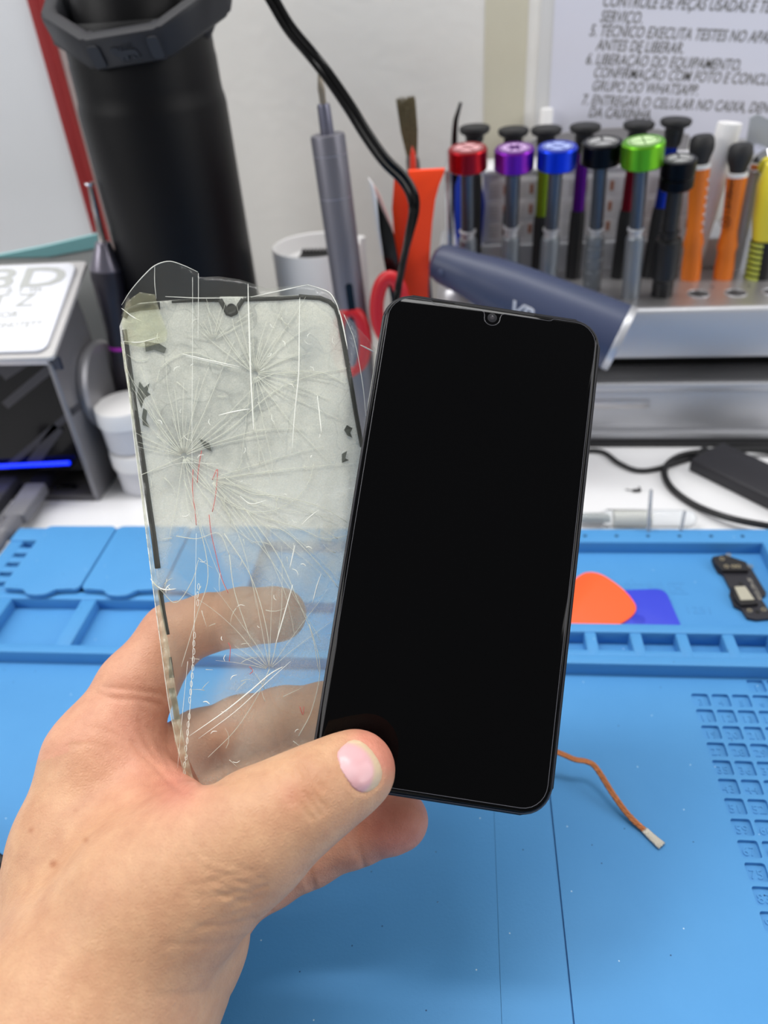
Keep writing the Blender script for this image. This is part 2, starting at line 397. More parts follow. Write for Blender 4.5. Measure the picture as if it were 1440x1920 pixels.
# copper braid
def braid():
    t = thing('desoldering_braid', 'copper braid strip with tinned frayed end lying on the mat', 'solder wick', on_z(1200, 1560, 0))
    pts = [(975, 1395, 0.018), (1020, 1402, 0.015), (1052, 1413, 0.0125), (1078, 1424, 0.0110), (1100, 1428, 0.0100), (1118, 1440, 0.0092), (1150, 1490, 0.0052), (1180, 1530, 0.0022), (1212, 1560, 0.0008)]
    path = catmull([on_z(*p) for p in pts], 8)
    end = catmull([on_z(1208, 1556, 0.0010), on_z(1225, 1572, 0.0008), on_z(1241, 1586, 0.0009)], 8)
    def ribbon(path, wds, nst=6):
        bm = bmesh.new()
        n = len(path)
        for k in range(nst):                         # woven strands
            q = []
            for i, p in enumerate(path):
                d = (path[min(i + 1, n - 1)] - path[max(i - 1, 0)]).normalized(); s = d.cross(Vector((0, 0, 1))).normalized(); up = s.cross(d)
                ph = i * 0.55 + k * 2 * math.pi / nst
                wv = wds if not hasattr(wds, '__len__') else wds[i]
                q.append(p + s * (wv * 0.5 * math.cos(ph) * 0.8) + up * (0.00035 * math.sin(ph)) + s * 0)
            tube(bm, q, 0.00042, 6)
        # flat core
        a = []; 
        for i, p in enumerate(path):
            d = (path[min(i + 1, n - 1)] - path[max(i - 1, 0)]).normalized(); s = d.cross(Vector((0, 0, 1))).normalized(); up = s.cross(d)
            wv = wds if not hasattr(wds, '__len__') else wds[i]
            a.append([bm.verts.new(p + s * (wv * 0.5 * c) + up * (0.0003 * h)) for c, h in ((-1, 0), (-.8, 1), (.8, 1), (1, 0), (.8, -1), (-.8, -1))])
        for u, v in zip(a[:-1], a[1:]):
            for j in range(6): bm.faces.new((u[j], u[(j + 1) % 6], v[(j + 1) % 6], v[j]))
        bm.faces.new(a[0][::-1]); bm.faces.new(a[-1])
        return bm
    mcu = mat('copper_weave', (196, 128, 84), 0.4, 0.8, bump=0.8, bscale=1800, vary=0.2, vscale=900)
    obj('copper_strip', ribbon(path, 0.0024), mcu, t, angle=0)
    tag(obj('tinned_end', ribbon(end, list(np.linspace(0.0030, 0.0042, len(end))), 8), mat('tinned_copper', (214, 208, 196), 0.32, 0.9, bump=0.8, bscale=1800), t, angle=0), 'silver tinned end')
braid()
tag(obj('debris_fleck', L([(0.0003, 0), (0.0008, 0.0004), (0.0004, 0.0012)], on_z(1182, 1531, 0.0002), on_z(1210, 1528, 0.0004), 8), mat('rust_fleck', (120, 80, 70), 0.7)), 'tiny reddish fleck beside the copper braid on the mat', 'debris')

# clear pins in the rim, vial, crumb
for (b0, t0, lb) in (((1215, 1004), (1221, 918), 'taller clear plastic pin standing in the mat rim behind the tray'), ((1275, 1003), (1284, 958), 'shorter clear plastic pin standing in the mat rim behind the tray')):
    a = on_z(*b0, ZR - 0.003); b_ = on_y(*t0, a.y + 0.003)
    h = (b_ - a).length; r = 0.0011 if h > 0.02 else 0.001
    tag(obj('clear_pin', L([(r, 0), (r, h - 0.001), (r * 0.6, h)], a, b_, 12), mat('pin_clear', (206, 209, 214), .08, trans=.75, ior=1.3)), lb, 'pin')
a = on_z(1085, 972, 0.0038); b_ = on_z(1306, 972, 0.0038); b_.y = a.y = (a.y + b_.y) / 2; d = (b_ - a).length
t = thing('glass_vial', 'clear round ended glass vial lying behind the blue mat', 'vial', (a + b_) / 2 - Vector((0, 0, 0.0057)))
R_ = 0.0056
obj('tube', L([(R_ * .55, 0), (R_ * .6, d * .18), (R_, d * .25)] + [(R_, d - R_)] + [(R_ * math.cos(q), d - R_ + R_ * math.sin(q)) for q in (0.4, 0.8, 1.2, 1.5)], a, b_, 24), M_clear, t)
obj('label_insert', L([(R_ * .72, d * .30), (R_ * .72, d * .62)], a, b_, 20), mat('milky_insert', (226, 226, 220), 0.6), t)
obj('plunger', L([(R_ * .5, 0.001), (R_ * .5, d * .18), (R_ * .35, d * .27)], a, b_, 18), mat('grey_insert', (188, 192, 192), 0.5), t)
bm = bmesh.new(); c = on_z(1188, 922, -0.002)
tube(bm, catmull([c + Vector(v) for v in ((-0.005, 0.002, 0.0005), (0, 0, 0.001), (0.004, 0.0005, 0.0012), (0.003, 0.001, 0.0035))], 4), [0.0003] * 4 + [0.0012] * 5 + [0.0005] * 4, 8)
tag(obj('crumb', bm, M_blk), 'small black crumb on the white desk near the clear pins', 'debris')

# power brick and its cable
p0 = on_z(1290, 882, -0.002); p1 = on_z(1440, 957, -0.002); dx = (p1 - p0).normalized(); dy = Vector((-dx.y, dx.x, 0))
Mb = plane_m(p0, dx, dy)
pb = thing('power_adapter', 'matt black rectangular power adapter lying on the desk by its cable', 'adapter', Mb @ Vector((0.05, 0.02, 0)))
obj('case', B((0, 0, 0), (0.105, 0.034, 0.0095), Mb, bev=0.0012), mat('brick_black', (40, 39, 44), 0.5), pb, angle=60)
obj('socket', B((-0.006, 0.011, 0.002), (0.0, 0.023, 0.008), Mb, bev=0.001), M_blk, pb)
loop = [(1060, 848), (1125, 846), (1160, 868), (1195, 882), (1235, 878), (1285, 862), (1340, 846), (1400, 842), (1470, 850)]
loop2 = [(1470, 843), (1400, 843), (1330, 846), (1280, 853), (1252, 870), (1246, 890), (1262, 918), (1305, 948), (1370, 972), (1450, 988), (1520, 1000)]
bm = bmesh.new(); tube(bm, catmull([on_z(x, y, -0.0002) for x, y in loop], 8), 0.0017, 10); ob = obj('cable', bm, M_blk); tag(ob, 'thin black cable wavering across the desk in front of the metal rack', 'cable')
bm = bmesh.new(); tube(bm, catmull([on_z(x, y, 0.0004 if 2 < i < 8 else 0.0035) for i, (x, y) in enumerate(loop2)], 8), 0.0022, 10); ob = obj('cable', bm, M_blk); tag(ob, 'thick black cable looping around the left end of the power adapter', 'cable')

# ------------------------------------------------------------------ tool rack
ZT = 0.0977
rack = thing('tool_rack', 'silver metal screwdriver rack standing on the desk at right', 'rack', (0.15, 0.53, -0.002))
XL, XR = -0.028, 0.34
hol = [circ(x, 0.5095, 0.0066, 24) for x in (0.1475, 0.1715, 0.1955, 0.2195)] + [circ(x, 0.5225, 0.0014, 10) for x in (0.1595, 0.1835, 0.2075)]
bm = bmesh.new(); plate(bm, [(XL, 0.488), (XR, 0.488), (XR, 0.606), (XL, 0.606)], hol, 0.02, lambda x, y, z: Vector((x, y, z)), ZT, ZT - 0.022)
obj('tray_top', bm, mat('satin_aluminium', (196, 194, 196), 0.35, 0.85, bump=0.05), rack, smooth=False)
bm = bmesh.new()
for h in hol[:4]:
    cxx = sum(p[0] for p in h) / len(h); cyy = sum(p[1] for p in h) / len(h)
    tube(bm, [Vector((cxx + 0.0069 * math.cos(a), cyy + 0.0069 * math.sin(a), ZT + 0.0001)) for a in np.linspace(0, 2 * math.pi, 28, endpoint=False)], 0.00045, 6, closed=True)
obj('hole_rim', bm, M_alu, rack)
obj('front_lip', B((XL, 0.4815, ZT - 0.034), (XR, 0.4885, ZT + 0.0006), bev=0.003, segs=3), M_alu, rack)
obj('back_step', B((XL, 0.562, ZT), (XR, 0.606, ZT + 0.021), bev=0.0015), M_alu, rack)
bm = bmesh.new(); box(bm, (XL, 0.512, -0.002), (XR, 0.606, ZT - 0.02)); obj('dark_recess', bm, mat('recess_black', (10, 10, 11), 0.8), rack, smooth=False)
bm = bmesh.new(); box(bm, (XL, 0.4835, -0.0005), (XR, 0.53, 0.0455), bev=0.0015); box(bm, (XL + 0.001, 0.4805, 0.0395), (XR, 0.49, 0.0462), bev=0.0015); box(bm, (XL + 0.001, 0.4805, 0.0015), (XR, 0.49, 0.0085), bev=0.0015)
bm2 = bmesh.new(); box(bm2, (XL + .002, .4765, -.002), (XR, .53, .0012)); obj('under_shade_strip', bm2, M_blkrub, rack, smooth=False)  # black strip stands in for the shade in the gap below the block
obj('drawer_block', bm, M_alu, rack, angle=45)
bm = bmesh.new(); a = on_y(1128, 757, 0.4835); b_ = on_y(1218, 755, 0.4835); box(bm, (a.x - 0.02, 0.4822, a.z - 0.004), (b_.x, 0.4845, a.z + 0.0035), bev=0.0012); obj('drawer_handle', bm, mat('satin_aluminium', (196, 194, 196), 0.35, 0.85), rack)
# bent rod at the left end
a = on_y(842, 470, 0.545); b_ = on_y(840, 335, 0.545)
pts = [Vector((a.x, 0.545, ZT)), Vector((a.x, 0.545, b_.z - 0.002)), Vector((a.x, 0.548, b_.z + 0.003)), Vector((a.x, 0.556, b_.z + 0.006)), Vector((a.x, 0.585, b_.z + 0.006)), Vector((a.x, 0.592, b_.z)), Vector((a.x, 0.592, ZT))]
bm = bmesh.new(); tube(bm, catmull(pts, 6), 0.0028, 14); obj('rod_handle', bm, M_chrome, rack)
bm = bmesh.new(); lathe(bm, [(0.006, 0), (0.0065, 0.004), (0.004, 0.008)], Vector((a.x, 0.545, ZT)), Vector((a.x, 0.545, 1)), 20); obj('rod_foot', bm, M_chrome, rack)
# right bracket plate with bolt
a = on_y(1392, 320, 0.575); b_ = on_y(1408, 214, 0.575)
bm = bmesh.new(); slab(bm, [(a.x, ZT + 0.0), (a.x, a.z), (b_.x, b_.z - 0.002), (b_.x + 0.004, b_.z), (b_.x + 0.03, b_.z - 0.012), (b_.x + 0.05, b_.z - 0.03), (b_.x + 0.05, ZT)], lambda x, y, h: Vector((x, h, y)), 0.574, 0.577); obj('end_bracket', bm, mat('frosted_grey', (176, 180, 186), 0.35, 0.3), rack, smooth=False)
a = on_y(1425, 300, 0.556); bm = bmesh.new(); lathe(bm, [(0.0005, -0.0085), (0.0055, -0.0075), (0.0085, -0.004), (0.0085, 0.006)], a, a + Vector((0.25, -0.9, -0.2)) * -1, 24); obj('bolt', bm, M_chrome, rack)
a2 = Vector((a.x, a.y + 0.006, ZT)); bm = bmesh.new(); lathe(bm, [(0.0075, 0), (0.0075, a.z - ZT)], a2, a2 + Vector((0, 0, 1)), 20); obj('post', bm, mat('frosted_grey', (176, 180, 186), 0.35, 0.3), rack)
# storage box with labelled compartments behind the tools
sb = thing('component_box', 'clear plastic component box with small printed labels behind the screwdrivers', 'box', (0.07, 0.585, ZT + 0.021))
zb0 = ZT + 0.021; xa = on_y(905, 400, 0.566).x; xb = 0.156
zt_ = on_y(1100, 322, 0.566).z
mbox = mat('frosted_box', (238, 237, 240), 0.3, bump=0.05)
obj('case', B((xa, 0.566, zb0), (xb, 0.602, zt_), bev=0.001), mbox, sb)
obj('lid', B((xa - 0.001, 0.5645, zt_), (xb + 0.001, 0.603, zt_ + 0.004), bev=0.001), mat('clear_lid', (236, 236, 240), 0.22), sb)
nx = 8; nz = 3
bm1, bm2, bm3 = bmesh.new(), bmesh.new(), bmesh.new()
for i in range(nx):
    for j in range(nz):
        wx = (xb - xa - 0.006) / nx; wz = (zt_ - zb0 - 0.006) / nz
        x0 = xa + 0.003 + i * wx; z0 = zb0 + 0.003 + j * wz
        box(bm1, (x0 + 0.0008, 0.5652, z0 + 0.0008), (x0 + wx - 0.0008, 0.5661, z0 + wz - 0.0012))
        box(bm2, (x0 + wx * 0.62, 0.5648, z0 + wz * .3), (x0 + wx * 0.76, 0.5653, z0 + wz * .75))
        for q in range(4): box(bm3, (x0 + wx * 0.1, 0.5648, z0 + wz * (.2 + .17 * q)), (x0 + wx * 0.45, 0.5653, z0 + wz * (.24 + .17 * q)))
obj('label', bm1, mat('label_grey', (232, 230, 232), 0.6), sb, smooth=False)
obj('label_picture', bm2, mat('label_brown', (176, 120, 96), 0.7), sb, smooth=False)
obj('label_print', bm3, mat('label_print', (196, 194, 194), 0.7), sb, smooth=False)
# grey tray edge behind the box
zg = on_y(1100, 243, 0.603).z; xg0 = on_y(985, 250, 0.604).x; xg1 = on_y(1240, 240, 0.604).x
bm = bmesh.new(); n_ = 14
out = [(xg0 - 0.02, ZT + 0.0205)] + [(xg0 - 0.02 + (xg1 - xg0 + 0.04) * k / n_, zg - 0.010 * abs(2 * k / n_ - 1.15) ** 2.2) for k in range(n_ + 1)] + [(xg1 + 0.02, ZT + 0.0205)]
slab(bm, out, lambda x, y, h: Vector((x, h, y)), 0.6032, 0.6068); obj('back_panel', bm, mat('back_grey', (140, 138, 140), 0.5, 0.3), rack, smooth=False)
# white rod behind the box
a = on_y(1026, 204, 0.61); bm = L([(0.0045, 0), (0.0045, a.z - ZT - 0.001), (0.004, a.z - ZT)], Vector((a.x, 0.612, ZT)), Vector((a.x, 0.612, 1)), 18)
tag(obj('white_rod', bm, M_white), 'slim white rod peeking up in front of the notice', 'rod')

# ------------------------------------------------------------------ drivers in the rack
def dist_y(px, py, y): return (on_y(px, py, y) - Vector(CAM)).dot(Vector(RW @ np.array([0, 0, 1.0])))
SHN = {}
def mushroom_driver(cap_px, y, shaft_y, grip_y, col, cname, label, base_px=None, lean=0.0, wide=False):
    top = on_y(*cap_px, y); base = Vector((top.x + lean, y, ZT - 0.018)); ax = (top - base); Lg = ax.length; k = dist_y(*cap_px, y - 0.014) / FPX
    def hpx(py):                                      # height along the axis where the photo shows row py
        best = min(range(0, 201), key=lambda i: abs(proj(np.array(base + ax * (i / 200)))[1] - py)); return Lg * best / 200
    R = 30 * k
    t = thing('precision_screwdriver', label, 'screwdriver', base, 'screwdrivers with black mushroom caps in the back row')
    obj('cap', L([(R * .55, Lg - R * 1.0), (R * .6, Lg - R * .62), (R * .92, Lg - R * .45), (R, Lg - R * .25), (R * .95, Lg - R * .1), (R * .8, Lg - R * .03), (R * .5, Lg - R * .06), (0.0001, Lg - R * .09)], base, top, 32), M_blkrub, t)
    hs, hg = hpx(shaft_y), hpx(grip_y)
    obj('neck', L([(R * .40, hs), (R * .55, hs + R * .2), (R * .62, Lg - R * .8)], base, top, 24), M_blk, t)
    obj('shaft', L([(12.5 * k, hg - 0.001), (12.5 * k, hs + 0.002)], base, top, 20), ano(cname, col), t)
    obj('grip', L([(15 * k, 0), (15.5 * k, hg * .9), (14 * k, hg)], base, top, 24), M_blk, t)
MG = 'mushroom capped screwdriver'
mushroom_driver((890, 234), 0.552, 262, 330, (60, 60, 66), 'grey', 'black mushroom capped screwdriver behind the red capped one')
mushroom_driver((963, 238), 0.549, 275, 395, (140, 96, 70), 'bronze', 'bronze shafted mushroom capped screwdriver behind the purple capped one')
mushroom_driver((1025, 236), 0.549, 285, 404, (128, 152, 36), 'olive', 'olive green shafted mushroom capped screwdriver behind the blue capped one', lean=0.0)
mushroom_driver((1098, 231), 0.549, 287, 394, (92, 24, 140), 'violet', 'violet shafted mushroom capped screwdriver in the back row', lean=0.0)
mushroom_driver((1199, 226), 0.547, 285, 393, (120, 20, 36), 'wine', 'dark red shafted mushroom capped screwdriver behind the green capped one', lean=-0.002)
mushroom_driver((1269, 220), 0.547, 276, 388, (22, 50, 160), 'deep_blue', 'blue shafted mushroom capped screwdriver behind the double ring black one', lean=-0.004)

def knob_driver(cap_px, y, wpx, hpx_, collar_y, gtop_y, col, cname, label, base_x=None, kind='plain', sym='cross'):
    top = on_y(*cap_px, y - 0.014)
    bx = top.x if base_x is None else base_x
    base = Vector((bx, y, ZT - 0.015)); ax = top - base; Lg = ax.length; k = dist_y(*cap_px, y) / FPX
    def hp(py):
        best = min(range(0, 201), key=lambda i: abs(proj(np.array(base + ax * (i / 200)))[1] - py)); return Lg * best / 200
    R = wpx / 2 * k; H = hpx_ * k * 1.25
    t = thing('spin_cap_screwdriver', label, 'screwdriver', base, 'screwdrivers with anodised spinning caps in the front row')
    mc = ano(cname, col)
    if kind == 'double':
        obj('spin_cap', L([(R * .9, Lg - H * 1.75), (R, Lg - H * 1.65), (R, Lg - H * 1.12), (R * .93, Lg - H * 1.05), (R * .93, Lg - H * .98), (R, Lg - H * .9), (R, Lg - H * .06), (R * .95, Lg)], base, top, 36), mc, t, angle=25)
    else:
        obj('spin_cap', L([(R * .55, Lg - H * 1.15), (R * .95, Lg - H), (R, Lg - H * .95), (R, Lg - H * .08), (R * .94, Lg)], base, top, 40), mc, t, angle=25)
    u, v, d = axes(ax)
    # printed bit symbol on the cap
    bm = bmesh.new()
    c = top + d * 0.00005
    if kind != 'double' or True:
        lathe(bm, [(R * .74, 0), (R * .74, 0.0002)], c, c + d, 32)
    obj('cap_disc', bm, mat('disc_' + cname, tuple(min(255, int(x * .35 + 150)) for x in col), 0.45), t)
    bm = bmesh.new(); c2 = c + d * 0.0002
    def bar(a_, r0, r1, wd):
        e = u * math.cos(a_) + v * math.sin(a_); f_ = d.cross(e); Mx = plane_m(c2, e, f_); box(bm, (r0, -wd, 0), (r1, wd, 0.00015), Mx)
    if sym == 'cross': [bar(math.radians(q), 0, R * .6, R * .035) for q in (35, 125, 215, 305)]
    elif sym == 'plus': [bar(math.radians(q), 0, R * .62, R * .03) for q in (90, 180, 270, 0)]
    elif sym == 'tri': [bar(math.radians(q), 0, R * .6, R * .05) for q in (90, 210, 330)]
    else: [bar(math.radians(q), 0, R * .42, R * .09) for q in range(0, 360, 60)]
    tube(bm, [c2 + (u * math.cos(q) + v * math.sin(q)) * R * .66 for q in np.linspace(0, 2 * math.pi, 36, endpoint=False)], R * .03, 6, closed=True)
    obj('bit_symbol', bm, mat('sym_' + cname, tuple(int(x * .6) for x in col), 0.5), t)
    hc, hg = hp(collar_y), hp(gtop_y)
    dark = kind == 'double'
    ms = M_blk if dark else M_steel; r1 = 13 * k; r2 = 18.5 * k
    if dark: r1, r2 = 15 * k, 26 * k
    obj('shaft', L([(r1, hc), (r1, Lg - H * .9)], base, top, 22), ms, t)
    obj('collar', L([(r1 * 1.1, hg), (r1 * 1.0, hc - 0.0022), (r1 * 1.28, hc - 0.0012), (r1 * 1.28, hc), (r1, hc + 0.0006)], base, top, 24), M_blk if dark else M_alu, t)
    gm = M_blk if dark else mat('knurled_steel', (134, 140, 147), 0.4, 0.7, bump=0.6, bscale=1400)
    prof = [(r2, 0)]
    if kind == 'ringed':
        for q in range(5): z0 = hg * (0.25 + .15 * q); prof += [(r2, z0), (r2 * .9, z0 + .0006), (r2 * .9, z0 + .0012), (r2, z0 + .0018)]
    if dark: prof = [(r2 * .8, 0), (r2 * .8, 0.018 + 0.008), (r2, 0.018 + 0.011)]
    prof += [(r2, hg - 0.0032), (r2 * .93, hg - 0.0012), (r1 * 1.1, hg)]
    obj('grip', L(prof, base, top, 28), gm, t, angle=25)
knob_driver((877, 277), 0.522, 72, 30, 432, 444, (176, 24, 36), 'red', 'red spinning cap screwdriver at the left end of the front row')
knob_driver((965, 277), 0.520, 73, 30, 425, 442, (128, 36, 170), 'purple', 'purple spinning cap screwdriver next to the red capped one', sym='star')
knob_driver((1046, 274), 0.517, 73, 30, 428, 443, (22, 60, 210), 'blue', 'blue spinning cap screwdriver in the front row')
knob_driver((1130, 265), 0.525, 74, 30, 428, 440, (20, 20, 24), 'black', 'black spinning cap screwdriver with ringed steel grip', base_x=on_z(1110, 540, ZT).x, kind='ringed', sym='tri')
knob_driver((1207, 264), 0.5095, 77, 34, 428, 440, (110, 186, 40), 'green', 'bright green spinning cap screwdriver with plain knurled grip', sym='plus', base_x=on_z(1182, 550, ZT).x)
knob_driver((1274, 297), 0.5115, 63, 24, 432, 445, (18, 18, 21), 'ink', 'all black screwdriver with a double ring cap and thick grip', kind='double', sym='tri', base_x=on_z(1242, 552, ZT).x)

def ball_driver(top_px, base_px, label, txt=None):
    y = 0.540; top = on_y(*top_px, y); base = on_z(*base_px, ZT); base.y = y; base.z = ZT - 0.018
    ax = top - base; Lg = ax.length; k = dist_y(*top_px, y) / FPX; R = 23 * k
    t = thing('ball_cap_screwdriver', label, 'screwdriver', base, 'orange screwdrivers with black ball caps')
    obj('cap', L([(R * .62, Lg - R * 2.3), (R * .75, Lg - R * 1.8), (R * .98, Lg - R * 1.2), (R, Lg - R * .8), (R * .93, Lg - R * .3), (R * .72, Lg - R * .05), (R * .4, Lg), (0.0002, Lg - R * .03)], base, top, 28), M_blkrub, t)
    obj('ferrule', L([(R * .84, Lg - R * 2.55), (R * .84, Lg - R * 2.25), (R * .6, Lg - R * 2.2)], base, top, 24), M_white, t)
    g = R
    hb = Lg - R * 2.5
    obj('handle', L([(g * .80, 0), (g * .84, hb * .3), (g * .74, hb * .42), (g * .86, hb * .47), (g * .66, hb * .58), (g * .72, hb * .75), (g * .82, hb)], base, top, 28), M_orangeh, t)
    if txt:
        u, v, d = axes(ax); side = (Vector(CAM) - (base + ax * .6)); side = (side - d * side.dot(d)).normalized()
        o0 = base + ax * 0.52 + side * (g * .74); up = side.cross(d)
        Mx = plane_m(o0 - up * 0.002, d, -up) if False else plane_m(o0 + up * 0.0012, d, up * -1)
        bm = bmesh.new(); text_bm(bm, txt, 0.005, plane_m(o0 + up * 0.0015, d, d.cross(side) * -1), extrude=0.0004)
        obj('size_marking', bm, mat('dark_print', (110, 52, 16), 0.6), t, smooth=False)
    else:
        bm = bmesh.new(); u, v, d = axes(ax)
        side = Vector((0.75, -0.65, 0)); side = (side - d * side.dot(d)).normalized()
        for q in range(7):
            c = base + d * (hb * (.56 + .06 * q)); rr = g * (.68 + .02 * q); lathe(bm, [(0.0009, 0), (0.0007, 0.0006)], c + side * (rr - .0002), c + side, 10)
        obj('grip_dots', bm, M_white, t)
ball_driver((1318, 252), (1297, 520), 'orange screwdriver with black ball cap and white dots')
ball_driver((1391, 268), (1357, 520), 'orange screwdriver with black ball cap and printed size', '⊕ 1.6×30mm')

# yellow and black driver at the right edge
y = 0.540; top = on_y(1462, 300, y); base = on_z(1424, 517, ZT); base.y = y; base.z = ZT - 0.018
t = thing('striped_screwdriver', 'yellow and black striped screwdriver at the right edge', 'screwdriver', base)
Lg = (top - base).length
obj('yellow_end', L([(0.0085, Lg * .47), (0.0105, Lg * .62), (0.011, Lg * .85), (0.008, Lg * .98), (0.003, Lg)], base, top, 24), M_yel, t)
obj('black_grip', L([(0.0088, 0), (0.0082, Lg * .3), (0.0092, Lg * .47)], base, top, 24), M_blk, t)
u, v, d = axes(top - base)
for q in range(7):
    h = Lg * (.20 + .04 * q); bm = bmesh.new(); c = base + d * h; ang = [math.radians(150 + 14 * j) for j in range(8)]
    tube(bm, [c + Vector((math.cos(a_), math.sin(a_), 0)) * 0.0087 for a_ in ang], 0.0012, 8); obj('stripe', bm, M_yelg, t)

# white marker pen behind
y = 0.556; top = on_y(1369, 230, y); base = Vector((on_y(1322, 430, y).x - 0.005, y, ZT)); Lg = (top - base).length; k = dist_y(1345, 330, y) / FPX
t = thing('marker_pen', 'white capped marker pen standing behind the orange screwdrivers', 'pen', base)
ax = (top - base).normalized(); hj = Lg * .38
obj('cap', L([(20 * k, hj), (21.5 * k, Lg - .002), (20.5 * k, Lg), (0.0005, Lg)], base, top, 28), M_white, t)
obj('barrel', L([(12 * k, 0), (18 * k, 0.012), (19.3 * k, hj)], base, top, 28), M_white, t)
# blue spudger and black tweezers at the left end of the rack
base = Vector((on_y(880, 450, 0.553).x, 0.5535, ZT + 0.0))
bm = bmesh.new(); z1 = on_y(880, 318, 0.566).z; xs0 = on_y(853, 400, 0.5655).x; xs1 = on_y(909, 400, 0.5655).x
slab(bm, [(xs0 + 0.001, ZT + 0.021), (xs0, ZT + 0.04), (xs0 + 0.0005, z1 - 0.01), (xs0 + 0.004, z1), (xs1 - 0.004, z1), (xs1 - 0.001, z1 - 0.02), (xs1, ZT + 0.05), (xs1 - 0.002, ZT + 0.021)], lambda x, y, h: Vector((x, h, y)), 0.5625, 0.5655, 0.0006)
tag(obj('plastic_opener', bm, M_blueplastic, angle=40), 'blue flat plastic opening tool behind the red capped screwdriver', 'pry tool')
t = thing('tweezers', 'black curved tip tweezers standing behind the leftmost screwdrivers', 'tweezers', on_y(858, 330, 0.568))
for s in (0, 1):
    pts = [on_y(x, y_, 0.568 + 0.0035 * s * (1 - 0.13 * i)) for i, (x, y_) in enumerate([(862, 440), (855, 380), (853, 320), (852, 270), (854, 230), (859, 210), (864, 192)])]
    bm = bmesh.new(); tube(bm, catmull(pts, 5), list(np.linspace(0.0032, 0.0010, 31)), 8, flat=0.5); obj('arm', bm, M_blkgloss, t)

# ------------------------------------------------------------------ navy handheld blower lying on the rack
a = on_z(806, 545, ZT + 0.030); b_ = on_z(1166, 672, ZT + 0.020)
ca = at(822, 490, 0.476); cb = at(1160, 634, 0.456)
dv = (cb - ca); Lg = dv.length
t = thing('handheld_blower', 'navy blue cylindrical handheld blower lying slantwise on the rack', 'blower', (ca + cb) / 2)
def rr_(px, Z): return px / FPX * Z
r0, r1, r2 = rr_(36, .476), rr_(48, .468), rr_(62, .456)
obj('body', L([(0.0005, -0.004), (r0 * .55, -0.0035), (r0 * .85, -0.001), (r0, 0.004), (r0 * 1.12, Lg * .18), (r1 * 1.0, Lg * .28), (r1 * 1.1, Lg * .42), (r2 * .97, Lg * .8), (r2, Lg * .985)], ca, cb, 48), M_navy, t)
obj('end_ring', L([(r2 * .99, Lg * .983), (r2 * 1.01, Lg * .99), (r2 * 1.0, Lg * 1.02), (r2 * .88, Lg * 1.022), (r2 * .86, Lg * .99), (0.0004, Lg * .985)], ca, cb, 48), M_alu, t)
u, v, d = axes(dv); tocam = (Vector(CAM) - ca); tocam = (tocam - d * tocam.dot(d)).normalized()
pt = at(833, 505, 0.47); bm = bmesh.new(); c = ca + d * ((pt - ca).dot(d)); sd = (pt - c).normalized(); sd = (tocam * 0.75 + Vector((0, 0, -1)) * 0.35).normalized(); sd = (sd - d * sd.dot(d)).normalized()
lathe(bm, [(0.0022, 0), (0.0022, 0.002), (0.0014, 0.0028)], c + sd * (r0 * 0.92), c + sd, 18); obj('button', bm, M_navy, t)
# white letter mark around the middle of the barrel, partly behind the phone
bm = bmesh.new(); hm = Lg * 0.55; rm = r1 * 1.1 + (r2 * .97 - r1 * 1.1) * (0.55 - .42) / .38 + 0.0003
sd = (tocam * 1.0 + Vector((0, 0, 0.15))); sd = (sd - d * sd.dot(d)).normalized(); up = d.cross(sd)
if up.z < 0: up = -up
sd, up = sd * math.cos(.62) - up * math.sin(.62), up * math.cos(.62) + sd * math.sin(.62)
text_bm(bm, 'VP', 0.013, plane_m(ca + d * (hm - 0.012) + sd * rm + up * -0.0035, d, up), extrude=0.0004, shear=0.15, offset=0.0003)
bmesh.ops.subdivide_edges(bm, edges=bm.edges, cuts=1)
for vv in bm.verts:
    q = vv.co - ca; h = q.dot(d); rad = q - d * h; rr2 = r1 * 1.1 + (r2 * .97 - r1 * 1.1) * (h / Lg - .42) / .38
    lift = (rad.dot(sd) - rm); vv.co = ca + d * h + rad.normalized() * (rr2 + 0.0003 + lift * .5)
obj('letter_mark', bm, mat('silver_print', (196, 200, 210), 0.4), t, smooth=False)

# ------------------------------------------------------------------ notice and tape on the wall
t = thing('printed_notice', 'white printed notice with grey italic instructions taped on the wall', 'notice', on_y(1250, 100, WALL_Y - 0.001))
a = on_y(1012, 100, WALL_Y); zb = on_y(1100, 262, WALL_Y).z
def wallslab(px, y0, y1):
    q = [on_y(x, y, WALL_Y) for x, y in px]; bm = bmesh.new(); return slab(bm, [(p.x, p.z) for p in q], lambda x, z, h: Vector((x, h, z)), y0, y1)
obj('sheet', wallslab([(1027, 254), (1560, 262), (1640, -330), (1058, -330)], WALL_Y - .0012, WALL_Y - .0004), M_paper, t, smooth=False)
obj('plastic_sleeve', wallslab([(1001, 262), (1590, 272), (1665, -345), (1036, -345)], WALL_Y - .0006, WALL_Y - .0001), mat('sleeve_grey', (226, 226, 226), 0.25), t, smooth=False)
lines = [("CONTROLE DE PEÇAS USADAS E TESTES DO", 1128, 12), ("SERVIÇO.", 1124, 41), ("5. TÉCNICO EXECUTA TESTES NO APARELHO", 1104, 67), ("ANTES DE LIBERAR.", 1117, 94),
         ("6. LIBERAÇÃO DO EQUIPAMENTO,", 1097, 120), ("CONFIRMAÇÃO COM FOTO E CONCLUSÃO NO", 1111, 145), ("GRUPO DO WHATSAPP.", 1108, 170), ("7. ENTREGAR O CELULAR NO CAIXA, DENTRO", 1089, 196), ("DA CAIXINHA.", 1102, 219)]
bm = bmesh.new()
refw = (on_y(1388, 120, WALL_Y) - on_y(1097, 120, WALL_Y)).length
tmp = bmesh.new(); text_bm(tmp, lines[4][0], 0.0095, Matrix.Identity(4), shear=0.2); xs = [v.co.x for v in tmp.verts]; kx = refw / (max(xs) - min(xs)); tmp.free()
